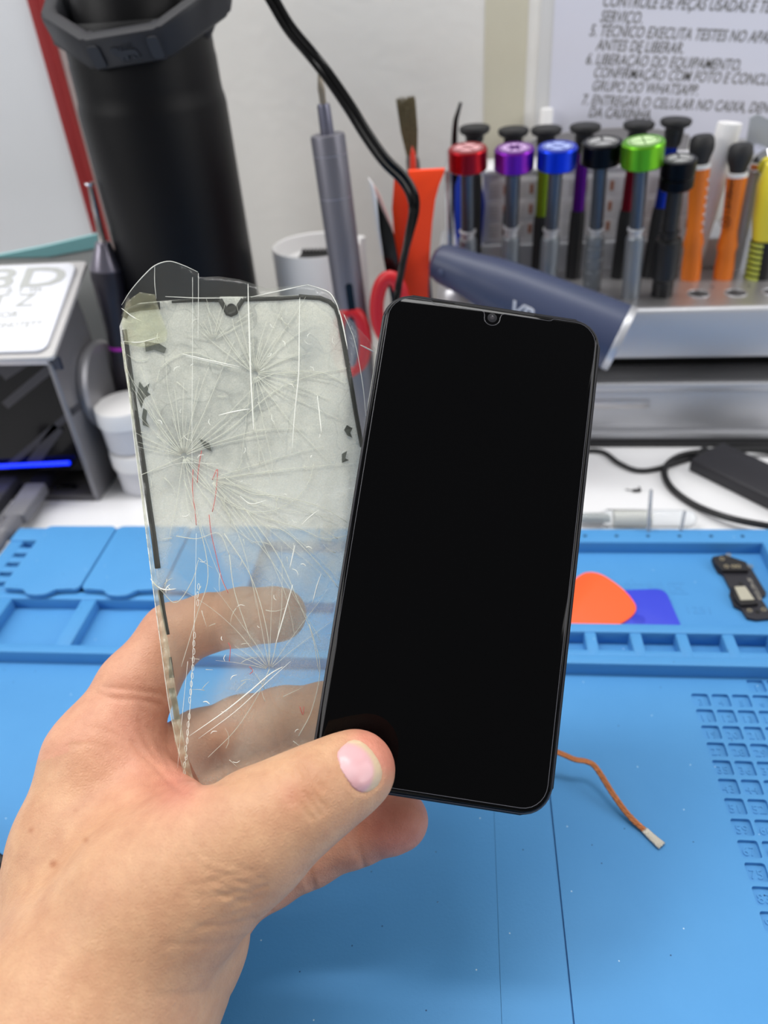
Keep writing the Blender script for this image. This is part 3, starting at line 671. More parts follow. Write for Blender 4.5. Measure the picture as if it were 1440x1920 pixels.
for s, x, yb in lines:
    o = on_y(x, yb, WALL_Y - 0.00125)
    text_bm(bm, s, 0.0095, Matrix.Translation(o) @ Matrix.Rotation(math.radians(90), 4, 'X') @ Matrix.Rotation(math.radians(-5.2), 4, 'Z') @ Matrix.Diagonal((kx, 1, 1, 1)), extrude=0.00002, offset=0.00012, shear=0.2)
obj('printed_text', bm, M_ink, t, smooth=False)
a = on_y(908, 120, WALL_Y); b_ = on_y(992, 120, WALL_Y)
tag(obj('masking_tape_strip', B((a.x, WALL_Y - 0.0004, 0.13), (b_.x - 0.002, WALL_Y - 0.0001, 0.42)), M_tape, smooth=False), 'beige vertical strip of masking tape on the wall left of the notice', 'tape')

# ------------------------------------------------------------------ board with red edge at left
xr = on_y(92, 70, WALL_Y - 0.006).x
t = thing('white_board', 'white board with a red edge strip on the wall behind the flask', 'board', (xr - 0.25, WALL_Y - 0.005, 0.02))
obj('panel', B((xr - 0.55, WALL_Y - 0.009, 0.02), (xr - 0.006, WALL_Y - 0.0005, 0.62)), mat('board_white', (226, 228, 232), 0.4, vary=0.01), t, smooth=False)
tag(obj('edge_strip', B((xr - 0.0065, WALL_Y - 0.0115, 0.02), (xr + 0.0025, WALL_Y - 0.0005, 0.62), bev=0.0008), M_redtrim, t), 'red edge strip')

# ------------------------------------------------------------------ flask
fb = Vector((-0.2335 + 0.0385, 0.492, -0.002)); ftop = fb + Vector((0, 0, 0.29))
t = thing('insulated_flask', 'tall matt black insulated flask with octagonal carry ring', 'flask', fb)
RF = 0.0445
obj('body', L([(RF * .9, 0), (RF * .97, .002), (RF * .985, .006), (RF * .985, .17), (RF * .985, .230), (RF * .975, .2335), (RF * .958, .2365), (RF * .952, .241), (RF * .950, .254), (RF * .940, .2575), (RF * .938, .268), (RF * .84, .275), (0.001, .276)], fb, ftop, 72), M_flask, t)
zc = 0.262
obj('lid', L([(RF * .74, .268), (RF * .74, .285), (RF * .66, .291), (0.0005, .292)], fb, ftop, 48), M_flask, t)
# octagonal ring of the handle hanging forward over the rim
rc = Vector((fb.x - 0.018, 0.447, 0.262))
pf = on_y(216, 69, 0.440)
AP = 0.0515; rot = math.radians(2); RH = 0.0160; TW = 0.0085
TILT = Matrix.Rotation(math.radians(-3.2), 4, 'Y') @ Matrix.Rotation(math.radians(29), 4, 'X')
rc = pf - (TILT @ Vector((math.sin(rot) * AP - .002, -math.cos(rot) * AP, 0)))
TR_ = Matrix.Translation(rc) @ TILT @ Matrix.Translation(-rc)
def tilt(bm):
    bmesh.ops.transform(bm, matrix=TR_, verts=bm.verts); return bm
def octa(ap, n=8): return [(ap / math.cos(math.pi / 8) * math.cos(math.radians(22.5 + 45 * k) + rot), ap / math.cos(math.pi / 8) * math.sin(math.radians(22.5 + 45 * k) + rot)) for k in range(n)]
bm = bmesh.new(); lv = []
for ap, z in ((AP - TW, -RH), (AP - .001, -RH), (AP + .0008, -RH + .0015), (AP, -RH + .003), (AP, -.002), (AP - .0012, 0), (AP - TW + .001, 0), (AP - TW, -.0012)):
    lv.append([bm.verts.new(rc + Vector((x, y, z))) for x, y in octa(ap)])
for p, q in zip(lv, lv[1:] + lv[:1]):
    for i in range(8): bm.faces.new((p[i], p[(i + 1) % 8], q[(i + 1) % 8], q[i]))
es = [e for e in bm.edges if abs((e.verts[0].co - e.verts[1].co).normalized().z) > 0.5]
bmesh.ops.bevel(bm, geom=es, offset=0.0022, segments=2, affect='EDGES')
ring = obj('carry_ring', tilt(bm), M_flaskring, t, angle=50)
for sgn in (-1, 1):
    xh = rc.x + sgn * (AP - TW * .5); xf = fb.x + sgn * RF * .8; bm = bmesh.new()
    tube(bm, [Vector((xh, rc.y, rc.z - .006)), Vector((xf, fb.y, .262))], .006, 12)
    obj('ring_hinge', bm, M_flaskring, t)

# raised winged animal emblem and side pads on the front face of the ring
nrm = Vector((math.sin(rot), -math.cos(rot), 0)); uax = Vector((math.cos(rot), math.sin(rot), 0))
fo = rc + nrm * AP + Vector((0, 0, -RH * .5)); Me = plane_m(fo, uax, Vector((0, 0, 1)))
def ep(pts, s=0.0000165, cx0=540, cy0=520): return [((x - cx0) * s, -(y - cy0) * s) for x, y in pts]
bm = bmesh.new(); F_ = lambda x, y, h: Me @ Vector((x, y, h))
slab(bm, ep([(60, 390), (110, 330), (230, 320), (330, 350), (370, 430), (440, 450), (620, 440), (780, 440), (880, 480), (930, 560), (930, 680), (970, 720), (870, 730), (880, 690), (820, 640), (560, 610), (550, 770), (430, 780), (420, 690), (390, 660), (380, 780), (260, 800), (290, 770), (270, 660), (200, 590), (130, 490), (90, 410)]), F_, -0.0002, 0.0010)
slab(bm, ep([(690, 660), (790, 650), (800, 745), (690, 752), (710, 715)]), F_, -0.0002, 0.0010)
for k, (x0, y0, x1, y1) in enumerate(((400, 340, 830, 262), (430, 385, 810, 335), (460, 425, 780, 385))):
    slab(bm, ep([(x0, y0 + 14), (x0 + 20, y0 - 16), (x1, y1 - 8), (x1 - 20, y1 + 14)]), F_, -0.0002, 0.0006)
slab(bm, ep([(380, 440), (390, 370), (430, 330), (450, 345), (440, 440)]), F_, -0.0002, 0.0010)
obj('emblem', tilt(bm), M_flaskring, ring, smooth=False)
for x in (-0.0165, 0.0165):
    bm = bmesh.new(); slab(bm, rrect(x - .0032, -.0060, x + .0032, .0056, .002, 4), F_, -0.0002, 0.0010)
    obj('side_pad', tilt(bm), M_flaskring, ring, smooth=False)

# ------------------------------------------------------------------ electric screwdriver pen
top = on_y(614, 252, 0.462); b_ = on_y(664, 620, 0.462); dv = (b_ - top).normalized(); base = top + dv * ((top.z + 0.001) / -dv.z)
Lg = (top - base).length; k = dist_y(630, 400, 0.462) / FPX; R = 31 * k
t = thing('electric_screwdriver', 'space grey cylindrical electric screwdriver pen standing tip up', 'screwdriver', base)
obj('body', L([(R * .95, 0), (R, .002), (R, Lg - .001), (R * .95, Lg), (R * .85, Lg + .0003), (R * .4, Lg + .0003)], base, top, 40), M_gun, t)
obj('collar', L([(R * .40, Lg), (R * .37, Lg + .014), (R * .33, Lg + .0155)], base, top, 28), mat('grey_blue_metal', (118, 118, 134), .35, .7), t)
obj('bit', L([(R * .19, Lg + .0155), (R * .19, Lg + .019), (R * .21, Lg + .0225), (R * .13, Lg + .028), (R * .045, Lg + .032), (R * .03, Lg + .037)], base, top, 16), mat('bit_steel', (150, 142, 130), .35, .9), t)
u, v, d = axes(top - base); sd = (Vector(CAM) - top); sd = (sd - d * sd.dot(d)).normalized(); up = d
c = top - d * ((Lg) - 0) ; 
hs = max(0.02, (on_y(642, 565, 0.455) - base).dot(d)); side = d.cross(sd)
Ms = plane_m(base + d * hs + sd * (R - .0006), side * 1.0, d)
bm = bmesh.new(); slab(bm, rrect(-.0022, -.012, .0022, .012, .0021, 6), lambda x, y, h: Ms @ Vector((x + 0.0005, y, h)), 0, 0.0009); obj('switch_slot', bm, M_blkgloss, t)
for hh in (Lg - .0105, Lg - .0335):
    bm = bmesh.new(); lathe(bm, [(R * 1.001, 0), (R * 1.002, .0003), (R * 1.001, .0006)], base + d * hh, top, 40, close=False)
    obj('seam_line', bm, mat('seam_light', (150, 150, 160), .4, .6), t)

# ------------------------------------------------------------------ white cup, brush inside
yc = 0.528; zc = on_y(593, 455, yc).z; xc = on_y(593, 455, yc).x; k = dist_y(593, 455, yc) / FPX; R = 84 * k
t = thing('white_pot', 'round white plastic pot with a dark comb strip inside behind the screwdriver', 'pot', (xc, yc, -0.002))
obj('shell', L([(R * .96, 0), (R, .003), (R, zc), (R * .98, zc + .001), (R * .93, zc + .0005), (R * .90, zc - .003), (R * .88, zc - .010), (0.0005, zc - .0102)], (xc, yc, -.002), (xc, yc, 1), 56), M_white, t)
bm = bmesh.new(); box(bm, (xc - R * .40, yc - .009, zc - .0125), (xc + R * .62, yc + .004, zc - .0075), bev=.0006)
for q in range(12): box(bm, (xc - R * .38 + q * R * .083, yc + .002, zc - .0095), (xc - R * .38 + q * R * .083 + R * .045, yc + .008, zc - .006))
obj('comb_strip', bm, M_blk, t)
a = on_y(672, 440, 0.555); tag(obj('white_tag', L([(.0045, 0), (.0045, a.z)], Vector((a.x, .556, -.002)), Vector((a.x, .556, 1)), 18), M_white), 'slim white stick just right of the white pot', 'stick')

# ------------------------------------------------------------------ brush, spudgers, tweezer like tools, scissors
def to_desk(p_top, p_mid):
    dv = (p_mid - p_top).normalized(); return p_top + dv * ((p_top.z + 0.002) / -dv.z)
yb = 0.515; top = on_y(761, 188, yb); mid = on_y(779, 350, yb); base = to_desk(top, mid); d = (top - base).normalized(); Lg = (top - base).length; k = dist_y(770, 250, yb) / FPX
t = thing('paint_brush', 'flat bristle brush standing behind the orange tools, bristles up', 'brush', base)
h1 = Lg - 76 * k * 1.25
obj('bristle_tuft', L([(9 * k, h1), (10 * k, h1 + .008), (12 * k, Lg - .010), (10 * k, Lg - .005), (.0003, Lg - .004)], base, top, 24, ell=.55), mat('bristle', (116, 108, 82), .8, bump=1.0, bscale=900, vary=.35, vscale=700), t)
bm = bmesh.new()
u, v, _d = axes(d)
for q in range(260):
    a_ = random.uniform(0, 2 * math.pi); r_ = math.sqrt(random.random()); e = (u * math.cos(a_) * r_ + v * math.sin(a_) * r_ * .55)
    p0 = base + d * h1 + e * 10 * k; p1 = base + d * (Lg + random.uniform(-.003, .0022)) + e * 18 * k * random.uniform(.9, 1.12)
    tube(bm, [p0, p0.lerp(p1, .5) + e * 2 * k, p1], [.00025, .00022, .00012], 4)
tag(obj('bristles', bm, mat('bristle_hair', (110, 100, 74), .8, vary=.75, vscale=800), t), kind='stuff')
obj('ferrule', L([(13 * k, h1 - 85 * k), (13 * k, h1 - 10 * k), (10.5 * k, h1 + .001)], base, top, 24, ell=.6), mat('grey_ferrule', (128, 124, 120), .3, .7), t)
obj('handle', L([(5 * k, 0), (9 * k, (h1 - 85 * k) * .5), (12 * k, h1 - 84 * k)], base, top, 20, ell=.6), mat('brush_handle', (70, 74, 92), .45), t)

def blade(name, label, cat, outline, y, th, m, extra=None, group=None):
    """flat tool whose visible outline stands in an upright plane at depth y, and runs on down to the desk"""
    pts = [on_y(px, py, y) for px, py in outline]
    bm = bmesh.new(); slab(bm, [(p.x, p.z) for p in pts], lambda x, z, h: Vector((x, h, z)), y, y + th, min(.0006, th * .25))
    return tag(obj(name, bm, m, angle=40), label, cat, group)
def zpx(px, y):  # image row where this column would meet the desk at depth y
    lo, hi = 300, 1400
    for _ in range(40):
        m_ = (lo + hi) / 2
        if on_y(px, m_, y).z > -0.002: lo = m_
        else: hi = m_
    return lo
yb = 0.478; zb = zpx(790, yb)
blade('spudger', 'wide orange plastic pry tool with flared top right of the black cable', 'pry tool',
      [(765, 320), (834, 317), (833, 325), (822, 345), (814, 375), (810, 420), (806, 470), (803, 540), (806, zb), (758, zb), (752, 552), (770, 450), (772, 400), (770, 355)], yb, .004, M_orange)
yb = 0.486; zb = zpx(750, yb)
blade('spudger', 'orange pointed plastic pry tool left of the black cable', 'pry tool',
      [(739, 336), (744, 331), (758, 347), (768, 372), (773, 400), (776, 470), (775, 520), (780, zb), (744, zb), (748, 520), (744, 480), (738, 430), (735, 390)], yb, .004, M_orange)
yb = 0.494; zb = zpx(780, yb)
blade('opening_tool', 'dark blue flat tool between the two orange pry tools', 'pry tool', [(752, 345), (768, 340), (775, 380), (775, 480), (790, zb), (772, zb), (765, 480), (762, 400)], yb, .003, mat('slate_blue', (74, 80, 120), .4))
yb = 0.505; zb = zpx(770, yb)
blade('red_stick', 'red pointed plastic stick in front of the brush', 'stick', [(769, 290), (772, 275), (778, 290), (781, 340), (782, 420), (800, zb), (786, zb), (770, 420), (768, 340)], yb, .004, mat('red_orange', (236, 70, 48), .4))
yb = 0.470; zb = zpx(760, yb)
t = thing('plastic_tweezers', 'black tweezers with pale outer edges leaning left of the orange tools', 'tweezers', on_y(735, 560, yb))
def part_blade(parent, name, outline, y, th, m):
    pts = [on_y(px, py, y) for px, py in outline]
    bm = bmesh.new(); slab(bm, [(p.x, p.z) for p in pts], lambda x, z, h: Vector((x, h, z)), y, y + th, .0003); return obj(name, bm, m, parent, angle=40)
part_blade(t, 'blade', [(706, 372), (720, 402), (738, 440), (747, 490), (752, 560), (772, zb), (742, zb), (733, 560), (716, 470), (710, 420)], yb, .003, M_blkgloss)
part_blade(t, 'outer_edge', [(690, 334), (699, 345), (706, 372), (711, 430), (718, 480), (714, 478), (704, 410), (697, 365)], yb - .0005, .003, M_white)
part_blade(t, 'inner_edge', [(699, 345), (712, 365), (735, 425), (738, 438), (720, 402), (706, 374)], yb + .001, .002, mat('pale_pink', (206, 168, 160), .5))
# scissors, red handle loops up
yb = 0.455
t = thing('scissors', 'red handled scissors standing handles up behind the phone corner', 'scissors', on_y(715, 700, yb))
for cxp, cyp, rx, ry in ((731, 578, 25, 58), (658, 640, 26, 56)):
    pts = [on_y(cxp + rx * math.cos(a_), cyp + ry * math.sin(a_), yb) for a_ in np.linspace(0, 2 * math.pi, 28, endpoint=False)]
    bm = bmesh.new(); tube(bm, pts, .0045, 12, closed=True, flat=.8); obj('handle', bm, M_red, t)
for s, (x0, y0) in ((0, (725, 632)), (1, (672, 690))):
    a = on_y(x0, y0, yb + .002 * s); b_ = on_y(705, 780, yb + .002 * s); e = Vector((b_.x - (a.x - b_.x) * .8, b_.y, 0.0))
    bm = bmesh.new(); tube(bm, [a, b_, e], [.004, .0048, .001], 10, flat=.3); obj('blade', bm, M_alu, t)

# ------------------------------------------------------------------ hanging cable
pts = [(60, -900, .33), (210, -560, .345), (330, -310, .36), (425, -140, .37), (503, -14, .38), (541, 50, .385), (582, 100, .39), (615, 142, .392), (655, 200, .396), (687, 252, .40), (722, 301, .405), (756, 335, .41), (773, 366, .414), (776, 396, .418), (767, 440, .42), (754, 500, .42), (745, 552, .42), (740, 610, .43), (750, 700, .45), (770, 790, .49)]
W_ = [at(*p) for p in pts]; W_[-1].z = 0.0
path = catmull(W_, 8); n = len(path)
bm = bmesh.new()
for s in (-1, 1):
    q = []
    for i, p in enumerate(path):
        d = (path[min(i + 1, n - 1)] - path[max(i - 1, 0)]).normalized(); vw = (p - Vector(CAM)).normalized(); sdv = d.cross(vw).normalized()
        px_y = proj(np.array(p))[1]; tw = max(0.15, min(1.0, (480 - px_y) / 110)) if px_y > 330 else 1.0   # the flat lead turns edge-on low down
        q.append(p + (sdv * tw + vw * (1 - tw)) * (.0017 * s))
    tube(bm, q, .0018, 10)
tag(obj('flat_power_lead', bm, mat('lead_black', (5, 5, 6), .22, spec=.3)), 'black flat twin lead hanging down in front of the wall and orange tools', 'cable')

# ------------------------------------------------------------------ small machine at left
XM = -0.2605; YF = 0.404; ZM = 0.108; YBK = 0.458
t = thing('desktop_machine', 'grey metal box machine with dark front and white slanted label plate at left', 'machine', (XM - 0.1, YF, -0.002))
def sideplate(x0, x1, m):
    bm = bmesh.new(); out = [(YF, 0), (YBK, 0), (YBK, .108), (YBK - .002, .128), (YF + .004, ZM), (YF, ZM - .004)]
    slab(bm, out, lambda yy, zz, h: Vector((h, yy, zz - .002)), x0, x1, .0008); return bm
mcase = mat('machine_grey', (128, 127, 131), .42, .5, bump=.08)
obj('side_panel', sideplate(XM - .004, XM, None), mcase, t, angle=40); obj('side_panel', sideplate(XM - .3, XM - .296, None), mcase, t, angle=40)
obj('bottom_panel', B((XM - .298, YF, -.002), (XM - .002, YBK, .003), bev=.0006), mat('base_grey', (84, 82, 84), .45, .4), t)
obj('rear_panel', B((XM - .298, YBK - .004, 0), (XM - .003, YBK - .001, .12)), M_blk, t, smooth=False)
obj('top_panel', B((XM - .299, YF - .002, ZM - .006), (XM - .0015, YF + .045, ZM - .001), bev=.0008), mat('machine_top', (196, 190, 190), .4, .3), t)
# dark glossy window, tilted a little, with shapes behind it
obj('front_window', B((XM - .296, YF + .003, .022), (XM - .0045, YF + .005, ZM - .007)), mat('smoked_window', (7, 7, 11), .12, spec=.18), t, smooth=False)
bm = bmesh.new(); mt_ = mat('window_bracket', (46, 44, 50), .5)
for (x0, y0, x1, y1, w_) in ((10, 760, 95, 690, 16), (20, 870, 150, 760, 12), (60, 870, 110, 800, 22), (0, 700, 60, 660, 30)):
    a = on_y(x0, y0, YF + .0026); b_ = on_y(x1, y1, YF + .0026); k = w_ * .5 / FPX * .48; bm_ = bm
    dd = (b_ - a).normalized(); nn = Vector((-dd.z, 0, dd.x)) * k
    vs = [bm.verts.new(p) for p in (a + nn, b_ + nn, b_ - nn, a - nn)]; vs2 = [bm.verts.new(v_.co + Vector((0, -.0006, 0))) for v_ in vs]
    bm.faces.new(vs); bm.faces.new(vs2[::-1])
    for i in range(4): bm.faces.new((vs[i], vs[(i + 1) % 4], vs2[(i + 1) % 4], vs2[i]))
obj('bracket', bm, mt_, t, smooth=False)
a = on_y(-150, 882, YF - .0005); b_ = on_y(130, 868, YF - .0005)
bm = bmesh.new(); tube(bm, [a, b_], .0016, 10); obj('led_strip', bm, mat('led_blue', (10, 40, 255), .4, emit=((6, 42, 255), 1.6)), t)
bm = bmesh.new(); a = on_y(108, 682, YF - .0006); box(bm, (a.x - .003, YF - .0008, a.z - .004), (a.x + .002, YF + .001, a.z + .004)); obj('blue_tab', bm, mat('dark_blue_tab', (6, 26, 52), .3), t, smooth=False)
a = on_z(127, 914, .0032); bm = bmesh.new(); box(bm, (a.x - .008, a.y - .0025, .0026), (a.x + .006, a.y + .002, .0052), bev=.0006); obj('port', bm, M_blkgloss, t)
bm = bmesh.new(); a = on_y(176, 690, .44); 
bm = bmesh.new(); lathe(bm, [(.028, 0), (.030, .002), (.0305, .0055), (.028, .0075), (.0005, .008)], Vector((XM - .0005, .448, .066)), Vector((XM + 1, .448, .066)), 48)
obj('side_dial', bm, mat('dial_grey', (150, 149, 153), .38, .5), t)
# slanted white label plate with print
A_ = Vector((XM + .004, YF - .004, ZM)); Bk = on_x(164, 489, XM + .004); dyp = (Bk - A_)
c0 = on_y(0, 692, YF - .004); 
dxp = Vector((1, 0, 0.012)).normalized(); Wp = .3; Hp = dyp.length
Mp = plane_m(A_ - dxp * Wp, dxp, dyp)
obj('plate_back', slab(bmesh.new(), rrect(0, 0, Wp, Hp, .003, 4), lambda x, y_, h: Mp @ Vector((x, y_, h)), -.003, 0, .0006), mat('plate_edge', (190, 188, 188), .4), t, angle=40)
obj('label_plate', slab(bmesh.new(), rrect(.006, .004, Wp - .005, Hp - .004, .006, 6), lambda x, y_, h: Mp @ Vector((x, y_, h)), 0.0002, .0022, .0006), mat('plate_white', (228, 230, 238), .28), t, angle=40)
bm = bmesh.new(); Mi = Mp.inverted()
def pl(px, py):
    r = Vector(ray(px, py)); o = Vector(CAM); n_ = Mp.to_3x3().col[2]; q = Mp.translation; tt = (q - o).dot(n_) / r.dot(n_); p = Mi @ (o + r * tt); return p.x, p.y
for s, x, yb_, sz, wd in (('3D', -25, 540, .025, None), ('Pro 2.1 m', -40, 551, .0065, None), ('JT Z', -30, 578, .016, None), ('SOR', -8, 600, .008, None), ('CONOTETT', -20, 618, .0075, None)):
    x1 = {'3D': 114, 'Pro 2.1 m': 78, 'JT Z': 68, 'SOR': 36, 'CONOTETT': 80}[s]
    px0, py0 = pl(x, yb_); px1, _y = pl(x1, yb_)
    text_bm(bm, s, sz, Mp @ Matrix.Translation((px0, _y, .00242)), extrude=.00004, width=px1 - px0, offset=.0004 if s == '3D' else .0001)
obj('plate_print', bm, mat('print_grey', (180, 182, 180), .7), t, smooth=False)

# teal edged clear sheet behind the machine
t = thing('acrylic_sheet', 'pale translucent sheet with teal top edge behind the machine', 'sheet', (-0.36, .515, 0))
e = [on_y(-120, 498, .52), on_y(0, 478, .52), (on_y(90, 462, .52)), on_y(188, 437, .52)]
bm = bmesh.new(); slab(bm, [(e[0].x, -.002)] + [(e[3].x, -.002)] + [(p.x, p.z) for p in e[::-1]], lambda x, z, h: Vector((x, h, z)), .5185, .5205)
obj('sheet', bm, mat('pale_sheet', (206, 209, 208), .35), t, smooth=False)
bm = bmesh.new(); slab(bm, [(e[0].x, e[0].z), (e[1].x, e[1].z - .001), (e[2].x, e[2].z - .0062), (e[3].x, e[3].z - .0085), (e[3].x, e[3].z + .0005), (e[2].x, e[2].z + .0012), (e[1].x, e[1].z + .0006)], lambda x, z, h: Vector((x, h, z)), .516, .5215)
obj('teal_edge', bm, mat('teal', (140, 198, 202), .3), t, smooth=False)

# needle tool beside the flask
yt = 0.468; a = on_y(168, 344, yt); b_ = on_y(193, 455, yt); c = on_y(226, 660, .462)
dv = (b_ - a).normalized()
t = thing('needle_tool', 'dark handled needle tool with flared metal collar left of the flask', 'tool', Vector((c.x, c.y, 0)))
L1 = (b_ - a).length; k = dist_y(195, 480, yt) / FPX * 1.08
obj('shaft', L([(.0016, .002), (.0021, L1 * .45), (.0019, L1 * .5), (.0025, L1 * .98), (.003, L1)], a, b_, 16), mat('shaft_steel', (170, 165, 162), .25, .95), t)
obj('tip_disc', L([(.0027, -.0006), (.003, 0), (.0027, .0008), (.0012, .0016)], a, b_, 18), M_chrome, t)
hd = (c - b_).normalized(); Lh = (c.z + .002) / -hd.z * 1.0 + (c - b_).length
obj('collar', L([(.003, -.001), (13 * k, 0), (15 * k, .003), (29 * k, .0155), (29 * k, .017)], b_, c, 32), mat('collar_metal', (128, 124, 136), .32, .8), t)
obj('handle', L([(29 * k, .0168), (29.5 * k, .022), (26 * k, .035), (21 * k, .055), (19 * k, .07), (19 * k, Lh)], b_, c, 32), mat('handle_aubergine', (40, 36, 44), .4), t)
m_ = on_y(216, 648, .463); hm = (m_ - b_).dot(hd); obj('ring_band', L([(19.3 * k, hm - .0012), (19.8 * k, hm), (19.3 * k, hm + .0012)], b_, c, 28, close=False), mat('magenta', (190, 40, 190), .4), t)

# two stacked white jars
for (px, y0p, y1p, dia, lb, Z0, Z1) in ((232, 0, 0, .042, 'white round jar lower of the two behind the machine', -.002, .030), (226, 0, 0, .040, 'white round jar upper of the two stacked behind the machine', .0303, .062)):
    x_ = on_y(px, 770, .425).x + .002; yj = .428
    t = thing('white_jar', lb, 'jar', (x_, yj, Z0))
    Rj = dia / 2; hj = Z1 - Z0
    obj('jar', L([(Rj * .84, 0), (Rj * .92, .002), (Rj * .94, hj * .62), (Rj * .9, hj * .66)], (x_, yj, Z0), (x_, yj, 9), 40), mat('jar_grey_white', (205, 205, 210), .4), t)
    obj('lid', L([(Rj, hj * .64), (Rj, hj - .002), (Rj * .96, hj), (.0004, hj)], (x_, yj, Z0), (x_, yj, 9), 40), M_white, t)

# plugs and leads at lower left of the machine
a = on_z(72, 912, .010); b_ = on_z(28, 975, .008); c = on_z(-20, 1040, .006); e = on_z(-120, 1120, .003)
t = thing('usb_cable', 'grey usb cable plug lying in front of the machine at left edge', 'cable', Vector((b_.x, b_.y, -.002)))
dd = (b_ - a); Lp = dd.length; u = Vector((0, 0, 1)); Mq = plane_m(a, dd, u)
obj('plug', B((.001, -.0045, -.0075), (Lp, .0045, .0075), Mq, bev=.0016), mat('plug_grey', (112, 112, 118), .45, bump=.2), t, angle=50)
obj('connector', B((-.016, -.0035, -.006), (.002, .0035, .006), Mq, bev=.0008), mat('connector_navy', (28, 28, 40), .4), t, angle=50)
bm = bmesh.new(); tube(bm, catmull([b_, b_.lerp(c, .5), c, e], 8), [.0055] * 8 + [.004] * 8 + [.0035] * 9, 12); obj('lead', bm, mat('plug_grey', (112, 112, 118), .45), t)
a = on_z(20, 905, .012); b_ = on_z(-25, 960, .010); Mq = plane_m(a, b_ - a, u)
t = thing('usb_cable', 'black cable plug half out of frame beside the grey plug at left', 'cable', Vector((b_.x, b_.y, -.002)))
obj('plug', B((-.002, -.005, -.007), ((b_ - a).length, .005, .007), Mq, bev=.0016), mat('plug_dark', (50, 50, 56), .45), t, angle=50)
bm = bmesh.new(); tube(bm, catmull([b_, on_z(-90, 1020, .006), on_z(-180, 1080, .003)], 8), .004, 10); obj('lead', bm, mat('plug_dark', (50, 50, 56), .45), t)

# dark box edge at far left on the mat
a = on_z(14, 1607, .012); b_ = on_z(-40, 1572, .012); c = on_z(2, 1660, .012)
Md = plane_m(a, b_ - a, c - a); t = thing('black_case', 'black object with painted highlight line at the left frame edge beside the wrist', 'box', a + Vector((-.03, 0, -.012)))
obj('case', B((0, 0, -.0118), (.06, .05, .0002), Md, bev=.001), mat('case_black', (24, 22, 30), .4), t, angle=50)
bm = bmesh.new(); box(bm, (0, .0085, 0), (.06, .0092, .0004), Md); obj('highlight_line', bm, M_white, t, smooth=False)  # white strip painted in as the highlight along the case
# ------------------------------------------------------------------ phone
PTL, PTR, PBL = Vector((-0.0305, 0.2488, 0.1973)), Vector((0.0428, 0.2493, 0.1840)), Vector((-0.0489, 0.1312, 0.0876))
PX = (PTR - PTL).normalized(); PYv = (PBL - PTL); PYv = (PYv - PX * PYv.dot(PX)).normalized(); PN = PY_ = PYv.cross(PX)   # PN points to the camera
if PN.dot(Vector(CAM) - PTL) < 0: PN = -PN
PW, PH, PT = 0.0745, 0.1618, 0.0082
def ph(u, v, h=0.0): return PTL + PX * u + PYv * v + PN * h
tp = thing('smartphone', 'black smartphone with blank glossy screen held upright in the hand', 'phone', ph(PW / 2, PH))
bm = bmesh.new(); slab(bm, rrect(0, 0, PW, PH, .0092, 8), ph, -PT, -.0003, .0012)
obj('body', bm, mat('phone_frame', (16, 16, 20), .35, bump=.02), tp, angle=60)
bm = bmesh.new(); slab(bm, rrect(.0010, .0010, PW - .0010, PH - .0010, .0084, 8), ph, -.0008, .0002, .0003)
glass = mat('phone_glass', (3, 3, 4), .045, spec=.15)
obj('screen', bm, glass, tp, angle=60)
I_ = .0019
def notch_outline():
    o = []
    r = .0076; x0, x1, y0, y1 = I_, PW - I_, .0013, PH - .0022
    o += [(x0 + r - r * math.cos(a), y0 + r - r * math.sin(a)) for a in np.linspace(0, math.pi / 2, 8)]
    cxn = PW * .495; rn = .0027
    o += [(.0155, y0), (.0163, y0 + .0007), (.0170, y0 + .0009), (cxn - rn - .0012, y0 + .0009), (cxn - rn - .0003, y0 + .0013)]
    o += [(cxn - rn * math.cos(a), .0042 + rn * math.sin(a)) for a in np.linspace(-.15, math.pi + .15, 12)]
    o += [(cxn + rn + .0003, y0 + .0013), (cxn + rn + .0012, y0 + .0009), (.0560, y0 + .0009), (.0568, y0 + .0007), (.0576, y0)]
    o += [(x1 - r + r * math.sin(a), y0 + r - r * math.cos(a)) for a in np.linspace(0, math.pi / 2, 8)]
    o += [(x1 - r + r * math.cos(a), y1 - r + r * math.sin(a)) for a in np.linspace(0, math.pi / 2, 8)]
    o += [(x0 + r - r * math.sin(a), y1 - r + r * math.cos(a)) for a in np.linspace(0, math.pi / 2, 8)]
    return o
no = notch_outline()
bm = bmesh.new(); tube(bm, [ph(x, y, .00018) for x, y in no], .00011, 6, closed=True); obj('glass_edge', bm, mat('edge_light', (84, 84, 90), .25), tp)
bm = bmesh.new(); tube(bm, [ph(x, y, -.0001) for x, y in rrect(.0006, .0006, PW - .0006, PH - .0006, .0088, 8)], .00012, 6, closed=True); obj('bezel_edge', bm, mat('edge_dim', (58, 58, 66), .3), tp)
cc = ph(PW * .495, .0042, .00018); bm = bmesh.new(); lathe(bm, [(.0016, 0), (.0016, .0001), (.0013, .00014)], cc, cc + PN, 28); cl = obj('front_camera', bm, mat('lens_ring', (34, 34, 38), .3), tp)
bm = bmesh.new(); lathe(bm, [(.0008, 0), (.0007, .0002), (.0003, .0003)], cc, cc + PN, 24); obj('lens', bm, mat('lens_glass', (62, 60, 64), .1), cl)
bm = bmesh.new(); slab(bm, rrect(PW - .0006, .0285, PW + .0007, .0455, .0006, 4), ph, -.0055, -.0025, .0004); obj('side_button', bm, mat('phone_frame', (16, 16, 20), .35), tp)
bm = bmesh.new(); slab(bm, rrect(.0235, .0007, .051, .0013, .00025, 3), ph, -.0001, .00022); obj('earpiece_slot', bm, mat('earpiece', (24, 24, 27), .6), tp)

